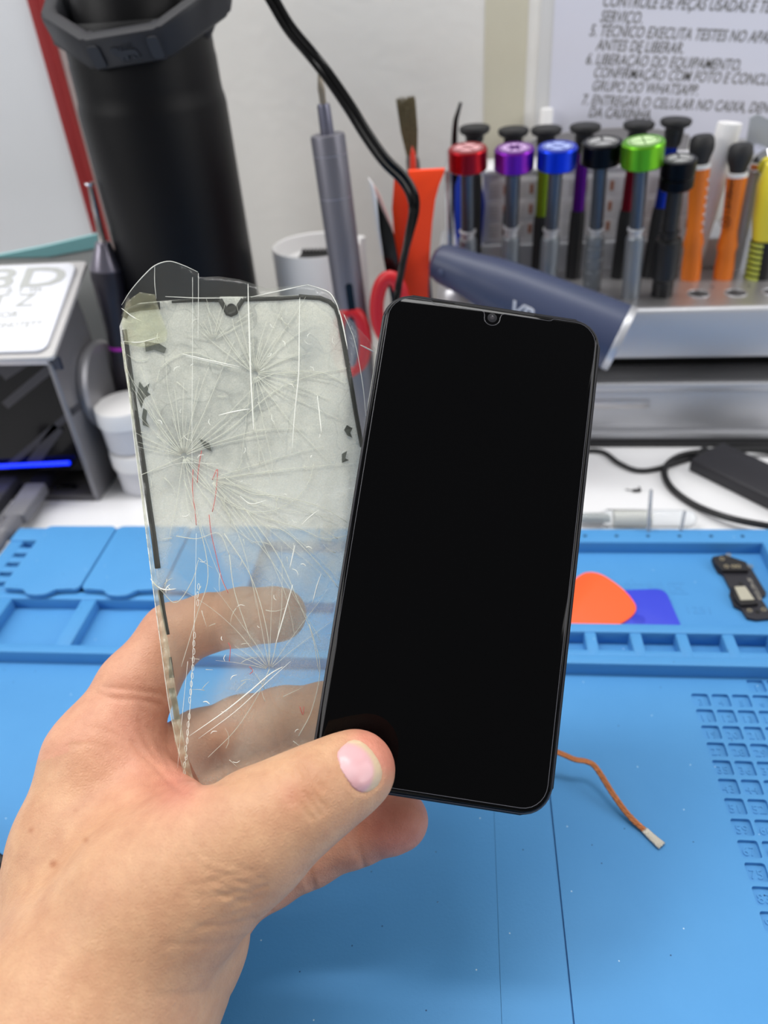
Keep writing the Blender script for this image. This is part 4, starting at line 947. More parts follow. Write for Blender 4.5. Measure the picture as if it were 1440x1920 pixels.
# ------------------------------------------------------------------ cracked glass and its plastic wrap
def film_plane():
    A = np.array([[222, 614, 1], [640, 582, 1], [325, 1345, 1]], float); b = np.array([1 / .2530, 1 / .2580, 1 / .2405])
    return np.linalg.solve(A, b)
FA = film_plane()
def film_Z(px, py):
    px = np.asarray(px, float); py = np.asarray(py, float)
    Z = 1 / (FA[0] * px + FA[1] * py + FA[2])
    wv = .0009 * np.sin(px * .013 + py * .004 + .6) + .0005 * np.sin(py * .017 - px * .006) + .0003 * np.sin(px * .05 + py * .031)
    top = np.clip((575 - py) / 80, 0, 1); Z = Z + wv * .6 + top * (-.006 * np.clip((420 - px) / 200, -0.3, 1))   # crumpled top corner comes forward
    right = np.clip((px - 650) / 60, 0, 1); return Z + right * .006
def fp(px, py, h=0.0): return at(px, py, float(film_Z(px, py)) - h)
OUT = [(226, 610), (230, 572), (244, 545), (262, 524), (282, 503), (300, 494), (318, 489), (345, 497), (371, 509), (374, 520), (410, 518), (450, 524), (475, 532), (500, 541), (540, 536), (577, 533), (600, 540), (617, 548), (632, 562), (642, 584), (660, 602), (690, 634), (706, 656), (703, 700), (694, 760), (684, 820), (672, 900), (655, 1000), (640, 1100), (622, 1250), (606, 1380), (592, 1478), (540, 1486), (480, 1491), (420, 1495), (375, 1497), (360, 1475), (343, 1430), (325, 1370), (310, 1270), (297, 1170), (288, 1100), (280, 1030), (268, 940), (256, 850), (245, 760), (236, 700), (229, 650)]
def film_mesh(poly, step=9, h=0.0):
    pts = []
    n = len(poly)
    for (x0, y0), (x1, y1) in zip(poly, poly[1:] + poly[:1]):
        m_ = max(1, int(math.hypot(x1 - x0, y1 - y0) / step))
        for k in range(m_): pts.append((x0 + (x1 - x0) * k / m_, y0 + (y1 - y0) * k / m_))
    nb = len(pts); xs = [p[0] for p in poly]; ys = [p[1] for p in poly]
    g = [(x + random.uniform(-2, 2), y + random.uniform(-2, 2)) for x in np.arange(min(xs), max(xs), step) for y in np.arange(min(ys), max(ys), step)]
    ga = np.array(g); ok = inpoly(ga[:, 0], ga[:, 1], pts) & (segdist(ga[:, 0], ga[:, 1], pts + pts[:1]) > step * .6)
    pts += [tuple(p) for p in ga[ok]]
    vs, es, fs, *_ = delaunay_2d_cdt([Vector(p) for p in pts], [], [list(range(nb))], 1, 1e-6)
    P2 = np.array([(v.x, v.y) for v in vs]); co = [fp(x, y, h) for x, y in P2]
    return co, fs, P2
def thicken(co, fs, th):
    bm = bmesh.new(); v1 = [bm.verts.new(c) for c in co]; dirs = [(Vector(c) - Vector(CAM)).normalized() for c in co]
    v2 = [bm.verts.new(Vector(c) + d * th) for c, d in zip(co, dirs)]
    cnt = {}
    for f in fs:
        bm.faces.new([v1[i] for i in f]); bm.faces.new([v2[i] for i in f][::-1])
        for a, b in zip(f, f[1:] + f[:1] if isinstance(f, list) else list(f[1:]) + [f[0]]): cnt[(a, b)] = cnt.get((a, b), 0) + 1
    for (a, b) in cnt:
        if (b, a) not in cnt: bm.faces.new((v1[b], v1[a], v2[a], v2[b]))
    return bm
def film_mat(name, haze_attr, base, haze_col, yellow=0.0):
    m = bpy.data.materials.new(name); m.use_nodes = True; nt = m.node_tree; nt.nodes.clear()
    N = nt.nodes.new; out = N('ShaderNodeOutputMaterial')
    tr = N('ShaderNodeBsdfTransparent'); tr.inputs[0].default_value = (.965, .975, .955, 1)
    df = N('ShaderNodeBsdfDiffuse'); df.inputs[0].default_value = (*haze_col, 1); tl = N('ShaderNodeBsdfTranslucent'); tl.inputs[0].default_value = (*haze_col, 1)
    mx = N('ShaderNodeMixShader'); mx.inputs[0].default_value = .35; nt.links.new(df.outputs[0], mx.inputs[1]); nt.links.new(tl.outputs[0], mx.inputs[2])
    gl = N('ShaderNodeBsdfGlossy'); gl.inputs['Roughness'].default_value = .12
    fac = N('ShaderNodeMixShader'); nt.links.new(tr.outputs[0], fac.inputs[1]); nt.links.new(mx.outputs[0], fac.inputs[2])
    lw = N('ShaderNodeLayerWeight'); lw.inputs[0].default_value = .5; pw = N('ShaderNodeMath'); pw.operation = 'POWER'; pw.inputs[1].default_value = 4; nt.links.new(lw.outputs['Facing'], pw.inputs[0])
    fr = N('ShaderNodeMath'); fr.operation = 'MULTIPLY_ADD'; fr.inputs[1].default_value = .5; fr.inputs[2].default_value = .02; nt.links.new(pw.outputs[0], fr.inputs[0])
    fin = N('ShaderNodeMixShader'); nt.links.new(fr.outputs[0], fin.inputs[0]); nt.links.new(fac.outputs[0], fin.inputs[1]); nt.links.new(gl.outputs[0], fin.inputs[2]); nt.links.new(fin.outputs[0], out.inputs[0])
    tc = N('ShaderNodeTexCoord'); n1 = N('ShaderNodeTexNoise'); n1.inputs['Scale'].default_value = 1500; n1.inputs['Detail'].default_value = 3; nt.links.new(tc.outputs['Object'], n1.inputs['Vector'])
    bp = N('ShaderNodeBump'); bp.inputs['Strength'].default_value = .25; bp.inputs['Distance'].default_value = .0003; nt.links.new(n1.outputs['Fac'], bp.inputs['Height'])
    for s in (df, tl, gl): nt.links.new(bp.outputs[0], s.inputs['Normal'])
    if haze_attr:
        at_ = N('ShaderNodeAttribute'); at_.attribute_name = haze_attr
        n2 = N('ShaderNodeTexNoise'); n2.inputs['Scale'].default_value = 140; n2.inputs['Detail'].default_value = 6; n2.inputs['Roughness'].default_value = .7; nt.links.new(tc.outputs['Object'], n2.inputs['Vector'])
        n3 = N('ShaderNodeTexNoise'); n3.inputs['Scale'].default_value = 2200; n3.inputs['Detail'].default_value = 2; nt.links.new(tc.outputs['Object'], n3.inputs['Vector'])
        mr = N('ShaderNodeMapRange'); mr.inputs[1].default_value = .3; mr.inputs[2].default_value = .7; mr.inputs[3].default_value = .72; mr.inputs[4].default_value = 1.25; nt.links.new(n2.outputs['Fac'], mr.inputs[0])
        mr3 = N('ShaderNodeMapRange'); mr3.inputs[1].default_value = .3; mr3.inputs[2].default_value = .7; mr3.inputs[3].default_value = .82; mr3.inputs[4].default_value = 1.15; nt.links.new(n3.outputs['Fac'], mr3.inputs[0])
        m1 = N('ShaderNodeMath'); m1.operation = 'MULTIPLY'; nt.links.new(at_.outputs['Fac'], m1.inputs[0]); nt.links.new(mr.outputs[0], m1.inputs[1])
        # every shard keeps its own amount of frost
        vo = N('ShaderNodeTexVoronoi'); vo.inputs['Scale'].default_value = 70; vv_ = N('ShaderNodeVectorMath'); vv_.operation = 'ADD'; nd_ = N('ShaderNodeTexNoise'); nd_.inputs['Scale'].default_value = 60
        nt.links.new(tc.outputs['Object'], nd_.inputs['Vector']); sc_ = N('ShaderNodeVectorMath'); sc_.operation = 'SCALE'; sc_.inputs['Scale'].default_value = .02; nt.links.new(nd_.outputs['Color'], sc_.inputs[0])
        nt.links.new(tc.outputs['Object'], vv_.inputs[0]); nt.links.new(sc_.outputs[0], vv_.inputs[1]); nt.links.new(vv_.outputs[0], vo.inputs['Vector'])
        sp_ = N('ShaderNodeSeparateColor'); nt.links.new(vo.outputs['Color'], sp_.inputs[0]); mv = N('ShaderNodeMapRange'); mv.inputs[3].default_value = .84; mv.inputs[4].default_value = 1.12; nt.links.new(sp_.outputs[0], mv.inputs[0])
        m0 = N('ShaderNodeMath'); m0.operation = 'MULTIPLY'; nt.links.new(m1.outputs[0], m0.inputs[0]); nt.links.new(mv.outputs[0], m0.inputs[1])
        ve = N('ShaderNodeTexVoronoi'); ve.feature = 'DISTANCE_TO_EDGE'; ve.inputs['Scale'].default_value = 70; nt.links.new(vv_.outputs[0], ve.inputs['Vector'])
        me_ = N('ShaderNodeMapRange'); me_.inputs[1].default_value = .0; me_.inputs[2].default_value = .03; me_.inputs[3].default_value = .72; me_.inputs[4].default_value = 1.0; nt.links.new(ve.outputs['Distance'], me_.inputs[0])
        m9 = N('ShaderNodeMath'); m9.operation = 'MULTIPLY'; nt.links.new(m0.outputs[0], m9.inputs[0]); nt.links.new(me_.outputs[0], m9.inputs[1]); m1 = m9
        m2 = N('ShaderNodeMath'); m2.operation = 'MULTIPLY'; m2.use_clamp = True; nt.links.new(m1.outputs[0], m2.inputs[0]); nt.links.new(mr3.outputs[0], m2.inputs[1])
        nt.links.new(m2.outputs[0], fac.inputs[0])
    else: fac.inputs[0].default_value = base
    MATS[name] = m
    return m
tf = thing('cracked_screen_glass', 'cracked translucent phone glass with black border wrapped in clear tape', 'screen glass', fp(470, 1480))
GL = [(224, 612), (236, 580), (262, 568), (320, 563), (405, 556), (500, 556), (565, 553), (605, 556), (626, 566), (637, 585), (648, 650), (662, 740), (679, 850), (668, 930), (655, 1000), (640, 1100), (622, 1250), (606, 1380), (592, 1474), (480, 1486), (385, 1490), (352, 1420), (329, 1345), (306, 1200), (294, 1090), (282, 990), (262, 880), (246, 760), (233, 690)]
co, fs, P2 = film_mesh(GL, 8)
bm = thicken(co, fs, .0005)
me = bpy.data.meshes.new('glass_sheet'); bm.to_mesh(me); bm.free()
nv = len(P2); X2, Y2 = np.concatenate([P2[:, 0]] * 2), np.concatenate([P2[:, 1]] * 2)
def sm(x, a, b): t_ = np.clip((x - a) / (b - a), 0, 1); return t_ * t_ * (3 - 2 * t_)
# frost left by old adhesive: thick at the top, thinner to the foot, with some bare patches
hz = .74 - .50 * sm(Y2, 930, 1150) + .05 * sm(Y2, 1330, 1450) + .05 * np.sin(X2 * .021 + Y2 * .013)
hz += .06 * sm(X2, 480, 640) * sm(Y2, 950, 1050)
for cx_, cy_, r1_, r2_, amt in ((360, 1045, 25, 75, .75), (400, 1105, 10, 60, .6), (340, 1160, 15, 60, .75), (385, 1160, 20, 65, .7), (370, 1250, 25, 75, .8), (405, 1240, 10, 50, .7), (360, 1310, 20, 60, .75), (390, 1405, 18, 55, .75), (420, 1390, 10, 45, .6), (580, 660, 8, 40, .35), (300, 610, 8, 38, .3), (265, 740, 6, 36, .55), (275, 790, 4, 30, .5), (640, 930, 8, 40, .3), (345, 900, 10, 40, .25)):
    d_ = np.hypot((X2 - cx_), (Y2 - cy_) * .8); hz *= 1 - amt * (1 - sm(d_, r1_, r2_))
at_ = me.attributes.new('haze', 'FLOAT', 'POINT'); at_.data.foreach_set('value', np.clip(hz * .86, 0.01, 1).astype(np.float32))
gs = link_mesh('glass_sheet', me, film_mat('cracked_glass', 'haze', .3, (.97, .945, .89)), tf, True)
# wrap
co, fs, P2 = film_mesh(OUT, 11, h=.0012)
bm = thicken(co, fs, .00012)
tp_ = obj('tape_wrap', bm, film_mat('clear_tape', None, .03, (.9, .9, .84)), tf, angle=0)
# black printed border
def strip(bm, pl_, w0, h=.0004, th=.0003):
    pts = []
    for (x0, y0), (x1, y1) in zip(pl_[:-1], pl_[1:]):
        m_ = max(1, int(math.hypot(x1 - x0, y1 - y0) / 10)); pts += [(x0 + (x1 - x0) * k / m_, y0 + (y1 - y0) * k / m_) for k in range(m_)]
    pts.append(pl_[-1]); n = len(pts); a, b = [], []
    for i, (x, y) in enumerate(pts):
        dx_, dy_ = pts[min(i + 1, n - 1)][0] - pts[max(i - 1, 0)][0], pts[min(i + 1, n - 1)][1] - pts[max(i - 1, 0)][1]; q = math.hypot(dx_, dy_) or 1
        nx_, ny_ = -dy_ / q, dx_ / q; ww = (w0[0] + (w0[1] - w0[0]) * i / max(1, n - 1)) / 2 if hasattr(w0, '__len__') else w0 / 2
        a.append((x + nx_ * ww, y + ny_ * ww)); b.append((x - nx_ * ww, y - ny_ * ww))
    ra = [bm.verts.new(fp(*p, h)) for p in a]; rb = [bm.verts.new(fp(*p, h)) for p in b]; rc_ = [bm.verts.new(fp(*p, h - th)) for p in b]; rd = [bm.verts.new(fp(*p, h - th)) for p in a]
    for i in range(n - 1):
        for p, q in ((ra, rb), (rb, rc_), (rc_, rd), (rd, ra)): bm.faces.new((p[i], p[i + 1], q[i + 1], q[i]))
    bm.faces.new((ra[0], rb[0], rc_[0], rd[0])); bm.faces.new((ra[-1], rb[-1], rc_[-1], rd[-1]))
M_border = mat('border_black', (24, 25, 24), .5, bump=.3, bscale=1500)
for pl_, w_ in (([(233, 618), (243, 690), (253, 765), (267, 860), (277, 930), (288, 1005), (296, 1066)], (9, 11)), ([(300, 1106), (306, 1145), (315, 1190)], (10, 7)), ([(319, 1232), (322, 1271)], (5, 10)), ([(321, 1290), (328, 1320), (332, 1349)], (11, 11)),
              ([(232, 595), (240, 582), (262, 576), (300, 573)], (12, 14)), ([(322, 566), (370, 562), (412, 561)], (5, 11)), ([(412, 561), (420, 575), (427, 588), (433, 590), (441, 587), (448, 573), (456, 561)], (9, 9)), ([(456, 561), (520, 560), (566, 557)], (9, 7)),
              ([(560, 556), (600, 559), (618, 566), (630, 578), (636, 596), (644, 640), (657, 712), (668, 778), (679, 838)], (9, 8))):
    bm = bmesh.new(); strip(bm, pl_, w_); obj('border_strip', bm, M_border, tf, angle=0)
# flakes left where the border has come away from the glass
for pl_ in ([(262, 716), (270, 728), (281, 718), (278, 735), (284, 741), (270, 748), (266, 765), (258, 742)], [(268, 765), (275, 770), (273, 788), (281, 800), (268, 797), (265, 780)], [(244, 700), (252, 720), (249, 745), (258, 770), (250, 768), (246, 735)], [(272, 640), (300, 644), (312, 652), (308, 662), (290, 655), (274, 660)],
            [(650, 798), (660, 802), (656, 812), (662, 822), (652, 816), (646, 806)], [(640, 850), (650, 846), (647, 858), (654, 864), (641, 868)], [(374, 822), (392, 832), (396, 846), (384, 840)]):
    bm = bmesh.new(); q_ = [(x + random.uniform(-1.5, 1.5), y + random.uniform(-1.5, 1.5)) for x, y in pl_]
    slab(bm, q_, lambda x, y, h: fp(x, y, h), .0002, .0005); obj('border_flake', bm, mat('flake_grey', (84, 88, 85), .5, vary=.5, vscale=900), tf, smooth=False)
bm = bmesh.new(); cc = fp(434, 578, .0006); lathe(bm, [(.0016, 0), (.0016, .0002)], cc, cc + (Vector(CAM) - cc).normalized(), 20); obj('camera_window', bm, mat('window_grey', (70, 70, 68), .4), tf)
# fractures running out from the points of impact, and rings around them
bm = bmesh.new(); GLa = GL
def crack(pts, w_):
    seg = []
    for x, y in pts:
        if inpoly(np.array([x]), np.array([y]), GLa)[0]: seg.append((x, y))
        else:
            if len(seg) > 2: strip(bm, seg, w_, .0006, .0002)
            seg = []
    if len(seg) > 2: strip(bm, seg, w_, .0006, .0002)
def radial(cx_, cy_, a0, a1, n, l0, l1, bend, w_):
    for k in range(n):
        a = math.radians(a0 + (a1 - a0) * (k + random.uniform(-.3, .3)) / n); ln = random.uniform(l0, l1); bd = bend + random.uniform(-.0012, .0012); x, y = cx_ + 6 * math.cos(a), cy_ + 6 * math.sin(a); pts = []
        for s in range(int(ln / 12)):
            pts.append((x, y)); a += bd * 12 + random.uniform(-.05, .05); x += 12 * math.cos(a); y += 12 * math.sin(a)
        if len(pts) > 2: crack(pts, (random.uniform(.7, 1.25) * w_, .4 * w_))
radial(345, 855, 190, 345, 26, 60, 260, .0006, 1.3)
radial(345, 855, 20, 110, 9, 120, 330, -.0012, 1.3)
radial(478, 702, 215, 375, 22, 60, 200, .0022, 1.2)
radial(478, 702, 20, 120, 8, 80, 260, -.0015, 1.1)
radial(395, 900, -20, 70, 11, 150, 420, .0012, 1.2)
radial(400, 640, 200, 340, 9, 40, 120, 0, 1.0)
radial(505, 1255, 190, 330, 10, 80, 260, -.001, 1.0)
for c_ in ([(344, 855), (352, 880), (375, 905), (400, 925), (440, 950), (480, 960), (520, 955), (560, 930), (580, 900), (588, 870)], [(420, 895), (470, 925), (520, 930), (600, 950), (660, 985)], [(400, 925), (480, 965), (560, 990), (610, 1010), (670, 1000)],
           [(500, 985), (540, 1000), (600, 1060), (640, 1110)], [(460, 955), (520, 1040), (560, 1130), (585, 1190), (598, 1260)], [(420, 1000), (470, 1080), (500, 1180), (505, 1255)], [(505, 1255), (480, 1310), (440, 1370), (390, 1420)],
           [(350, 850), (420, 812), (470, 770), (520, 730), (580, 705), (650, 690)], [(470, 720), (520, 700), (600, 698), (650, 720)], [(300, 690), (330, 668), (370, 662), (430, 690)], [(240, 900), (290, 880), (345, 855)], [(345, 900), (375, 990), (390, 1080), (370, 1150), (340, 1250)],
           [(330, 1005), (370, 1010), (410, 1000), (430, 1040)], [(430, 1040), (440, 1110), (470, 1200)], [(560, 1380), (585, 1330), (600, 1250), (580, 1170)], [(300, 1105), (330, 1130), (360, 1090), (372, 1050)]):
    pp = [(p.x, p.y) for p in catmull([Vector((x, y, 0)) for x, y in c_], 6)]; crack(pp, (1.6, 1.0))
for k in range(70):                                    # short splinters everywhere
    x, y = random.uniform(240, 660), random.uniform(590, 1450); a = random.uniform(0, 2 * math.pi); ln = random.uniform(10, 46); b_ = random.uniform(-.04, .04); pts = []
    for q in range(5): pts.append((x, y)); a += b_ * ln / 5; x += ln / 4 * math.cos(a); y += ln / 4 * math.sin(a)
    crack(pts, (1.4, .4))
obj('fracture_lines', bm, film_mat('fracture_white', None, .9, (1, .99, .94)), tf, angle=0)
# yellowed crumple of tape at the upper left corner and along the left edge
for poly, nm in (([(228, 604), (236, 566), (262, 548), (290, 552), (300, 585), (314, 622), (312, 640), (270, 652), (234, 645)], 'yellowed_tape'), ([(226, 640), (233, 646), (246, 740), (260, 860), (275, 970), (294, 1090), (313, 1190), (331, 1300), (347, 1400), (365, 1470), (350, 1470), (328, 1390), (311, 1280), (297, 1180), (283, 1080), (266, 940), (247, 780)], 'tape_edge')):
    co, fs, P2 = film_mesh(poly, 7); co = [fp(x, y, (.0014 if nm == 'yellowed_tape' else .0016) + (.0005 if nm == 'yellowed_tape' else .0009) * math.sin(x * .16 + y * .09) * math.sin(y * .13 - x * .05)) for x, y in P2]
    obj(nm, thicken(co, fs, .0001), film_mat(nm, None, .12 if nm == 'yellowed_tape' else .22, (.93, .9, .6) if nm == 'yellowed_tape' else (.86, .82, .62)), tf, angle=0)
# tape folds and edges, with reflected lamp streaks built in as white ridges
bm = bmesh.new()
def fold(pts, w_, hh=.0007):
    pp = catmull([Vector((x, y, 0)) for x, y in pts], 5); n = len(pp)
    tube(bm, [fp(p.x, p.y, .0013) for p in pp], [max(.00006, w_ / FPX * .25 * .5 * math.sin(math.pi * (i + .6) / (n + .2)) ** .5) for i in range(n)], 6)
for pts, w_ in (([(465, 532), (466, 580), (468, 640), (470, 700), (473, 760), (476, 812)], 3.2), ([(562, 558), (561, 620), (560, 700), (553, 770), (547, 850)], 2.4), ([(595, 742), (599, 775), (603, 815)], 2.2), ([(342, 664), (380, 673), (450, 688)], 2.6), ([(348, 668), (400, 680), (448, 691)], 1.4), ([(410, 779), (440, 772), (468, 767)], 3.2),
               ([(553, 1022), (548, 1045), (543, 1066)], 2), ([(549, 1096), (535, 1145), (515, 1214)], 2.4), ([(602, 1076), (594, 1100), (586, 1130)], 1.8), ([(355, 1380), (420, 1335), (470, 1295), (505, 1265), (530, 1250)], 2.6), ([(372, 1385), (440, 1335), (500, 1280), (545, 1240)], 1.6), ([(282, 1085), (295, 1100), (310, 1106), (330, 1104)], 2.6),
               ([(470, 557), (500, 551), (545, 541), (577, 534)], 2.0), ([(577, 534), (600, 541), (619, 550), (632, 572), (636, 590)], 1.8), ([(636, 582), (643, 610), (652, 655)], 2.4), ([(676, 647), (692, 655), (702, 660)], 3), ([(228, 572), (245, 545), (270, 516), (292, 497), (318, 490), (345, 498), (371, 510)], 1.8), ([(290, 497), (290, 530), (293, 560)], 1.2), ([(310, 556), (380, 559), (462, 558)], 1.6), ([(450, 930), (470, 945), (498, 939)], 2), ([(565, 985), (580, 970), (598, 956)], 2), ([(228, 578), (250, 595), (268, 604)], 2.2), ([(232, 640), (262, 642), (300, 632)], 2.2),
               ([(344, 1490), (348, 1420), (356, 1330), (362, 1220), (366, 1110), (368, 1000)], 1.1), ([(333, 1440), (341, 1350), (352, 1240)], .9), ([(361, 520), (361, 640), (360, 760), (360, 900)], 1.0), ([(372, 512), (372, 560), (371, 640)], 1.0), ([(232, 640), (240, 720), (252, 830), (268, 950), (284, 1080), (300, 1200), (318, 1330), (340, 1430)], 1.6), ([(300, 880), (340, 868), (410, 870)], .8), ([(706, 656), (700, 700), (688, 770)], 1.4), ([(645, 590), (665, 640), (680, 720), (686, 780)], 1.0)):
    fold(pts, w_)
for q in range(46):  # scattered tiny white specks, painted sparkles of reflected light
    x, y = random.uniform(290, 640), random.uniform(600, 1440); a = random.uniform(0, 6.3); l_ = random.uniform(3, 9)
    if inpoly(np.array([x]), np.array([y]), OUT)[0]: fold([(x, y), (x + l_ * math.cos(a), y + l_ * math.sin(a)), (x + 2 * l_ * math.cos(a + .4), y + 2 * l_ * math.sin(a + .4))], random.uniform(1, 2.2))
obj('tape_glint_fold', bm, mat('fold_glint_white', (238, 240, 232), .12, coat=.6), tf, angle=0)
bm = bmesh.new()
for pts in ([(362, 880), (361, 920), (366, 960), (368, 985)], [(378, 845), (372, 880), (370, 905)], [(392, 965), (396, 1000), (405, 1040), (416, 1085), (428, 1112)], [(398, 900), (408, 880), (404, 930), (398, 960)], [(428, 1205), (432, 1215), (430, 1240)], [(468, 1250), (474, 1258), (468, 1264)], [(562, 1325), (568, 1340), (570, 1325)]):
    pp = catmull([Vector((x, y, 0)) for x, y in pts], 4); tube(bm, [fp(p.x, p.y, .0005) for p in pp], .00012, 5)
obj('red_thread', bm, mat('red_thread', (226, 90, 90), .6), tf, angle=0)
bm = bmesh.new()
for k in range(26):
    y = 1100 + k * 15.2
    if random.random() < .15: continue
    x = 372 - (y - 1100) * .075 + random.uniform(-1, 1); tube(bm, [fp(x + 2 * math.cos(a), y + 6 * math.sin(a), .0013) for a in np.linspace(0, 2 * math.pi, 10, endpoint=False)], .00009, 4, closed=True)
obj('perforation_ring', bm, mat('fold_glint_white', (238, 240, 232), .12), tf, angle=0)
# ------------------------------------------------------------------ hand
RES = .0008
def cp(px, py, Z): return np.array(at(px, py, Z))
MM = .001
palm = [ # chains of (px, py, Z, radius mm)
    [(95, 1905, .226, 27), (146, 1600, .240, 19), (180, 1420, .252, 15.5)],          # back edge, index metacarpal
    [(95, 1910, .226, 26), (230, 1640, .250, 17), (262, 1450, .258, 14)],            # middle metacarpal
    [(110, 1930, .225, 26), (300, 1720, .252, 17), (335, 1540, .262, 13)],            # ring metacarpal
    [(140, 1960, .223, 26), (322, 1800, .242, 19), (420, 1670, .258, 13)],           # little finger metacarpal
    [(190, 1800, .216, 27), (290, 1690, .214, 24), (415, 1600, .211, 17.5)],         # ball of the thumb
    [(150, 1960, .212, 31), (245, 1840, .224, 27), (350, 1750, .230, 19)],           # heel of the hand
    [(160, 1930, .206, 33), (60, 2200, .184, 31), (0, 2420, .170, 32)],              # wrist and forearm
    [(210, 1455, .250, 11), (300, 1500, .240, 9), (380, 1560, .220, 10)],            # web between thumb and finger
    [(150, 1560, .244, 15), (250, 1600, .236, 17), (330, 1620, .226, 17)],
]
thumb = [(400, 1607, .2105, 17.6), (492, 1551, .2085, 15.6), (572, 1500, .2105, 12.9), (622, 1470, .2140, 11.2), (664, 1446, .2170, 10.1), (671, 1442, .2174, 9.8)]
fingers = [
    [(178, 1425, .252, 15), (255, 1290, .262, 13.2), (326, 1192, .2700, 11.4), (390, 1168, .2680, 10.0), (455, 1157, .2650, 9.9), (515, 1152, .2625, 9.0), (528, 1152, .2620, 8.5)],   # index
    [(262, 1470, .262, 13), (372, 1392, .2720, 11.2), (450, 1362, .2690, 10.4), (530, 1345, .2640, 10.2), (610, 1332, .2600, 9.2), (650, 1328, .2585, 8.6)],                             # middle
    [(335, 1545, .265, 12.5), (425, 1462, .2730, 10.8), (500, 1432, .2700, 10.2), (575, 1418, .2640, 10), (650, 1412, .2580, 9), (680, 1412, .2560, 8.5)],                               # ring
    [(420, 1680, .256, 12), (505, 1640, .2590, 10.6), (580, 1604, .2590, 10.0), (668, 1562, .2565, 10.2), (735, 1540, .2520, 9.8), (752, 1537, .2510, 9.0)],                             # little
]
def chain_pts(ch): return [(cp(x, y, z), r * MM) for x, y, z, r in ch]
allp = [q for ch in palm + [thumb] + fingers for q in chain_pts(ch)]
LO = np.min([p - r for p, r in allp], 0) - .004; HI = np.max([p + r for p, r in allp], 0) + .004
DIM = np.ceil((HI - LO) / RES).astype(int) + 1
def gridsub(lo, hi):
    i0 = np.clip(np.floor((lo - LO) / RES).astype(int), 0, DIM - 1); i1 = np.clip(np.ceil((hi - LO) / RES).astype(int) + 1, 1, DIM)
    ax_ = [(LO[k] + RES * np.arange(i0[k], i1[k])).astype(np.float32) for k in range(3)]
    return tuple(slice(a, b) for a, b in zip(i0, i1)), np.meshgrid(*ax_, indexing='ij', sparse=True)
def cone(G, a, b, ra, rb):
    ab = b - a; L2 = float(ab @ ab); dx_, dy_, dz_ = G[0] - np.float32(a[0]), G[1] - np.float32(a[1]), G[2] - np.float32(a[2])
    t_ = np.clip((dx_ * np.float32(ab[0]) + dy_ * np.float32(ab[1]) + dz_ * np.float32(ab[2])) / np.float32(L2), 0, 1)
    return np.sqrt((dx_ - t_ * np.float32(ab[0])) ** 2 + (dy_ - t_ * np.float32(ab[1])) ** 2 + (dz_ - t_ * np.float32(ab[2])) ** 2) - (np.float32(ra) + t_ * np.float32(rb - ra))
def smin(a, b, k):
    h = np.clip(np.float32(.5) + np.float32(.5 / k) * (b - a), 0, 1); return b + (a - b) * h - np.float32(k) * h * (1 - h)
def add_chain(D, ch, k, pad=.013):
    for (a, ra), (b, rb) in zip(ch[:-1], ch[1:]):
        m_ = max(ra, rb) + pad; sl_, G = gridsub(np.minimum(a, b) - m_, np.maximum(a, b) + m_)
        D[sl_] = smin(D[sl_], cone(G, a, b, ra, rb), k)
BIG = np.float32(.2)
PALM = np.full(DIM, BIG, np.float32)
for ch in palm: add_chain(PALM, chain_pts(ch), .010)
# the palm stays behind the glass wherever the glass covers it
FPOLY = [(318, 1240), (334, 1340), (352, 1420), (372, 1478), (480, 1474), (640, 1440), (640, 1000), (290, 1000)]
def film_clip(D, margin):
    sl_, G = gridsub(LO, HI)
    P = np.stack(np.broadcast_arrays(*G), -1).reshape(-1, 3).astype(np.float32)
    d_ = D.reshape(-1); near = np.nonzero(d_ < .012)[0]
    q = proj(P[near]); ins = inpoly(q[:, 0], q[:, 1], FPOLY)
    e_ = segdist(q[:, 0], q[:, 1], FPOLY + FPOLY[:1])
    s_ = (q[:, 2] - film_Z(q[:, 0], q[:, 1])) - margin                       # >0 behind
    blend = np.clip(e_ / 14, 0, 1)
    nd = np.where(ins, np.maximum(d_[near], -s_ * blend - (1 - blend) * .004), d_[near])
    d_[near] = nd
film_clip(PALM, .0012)
TOT = PALM.copy()
def add_finger(ch, kp, ki=.004):
    ch = chain_pts(ch); m_ = max(r for _, r in ch) + .014
    sl_, G = gridsub(np.min([p for p, _ in ch], 0) - m_, np.max([p for p, _ in ch], 0) + m_)
    F = None
    for (a, ra), (b, rb) in zip(ch[:-1], ch[1:]):
        c_ = cone(G, a, b, ra, rb); F = c_ if F is None else smin(F, c_, ki)
    TOT[sl_] = np.minimum(TOT[sl_], smin(PALM[sl_], F, kp))
for ch, k_ in zip(fingers, (.010, .008, .008, .007)): add_finger(ch, k_)
add_finger(thumb, .012, .006)
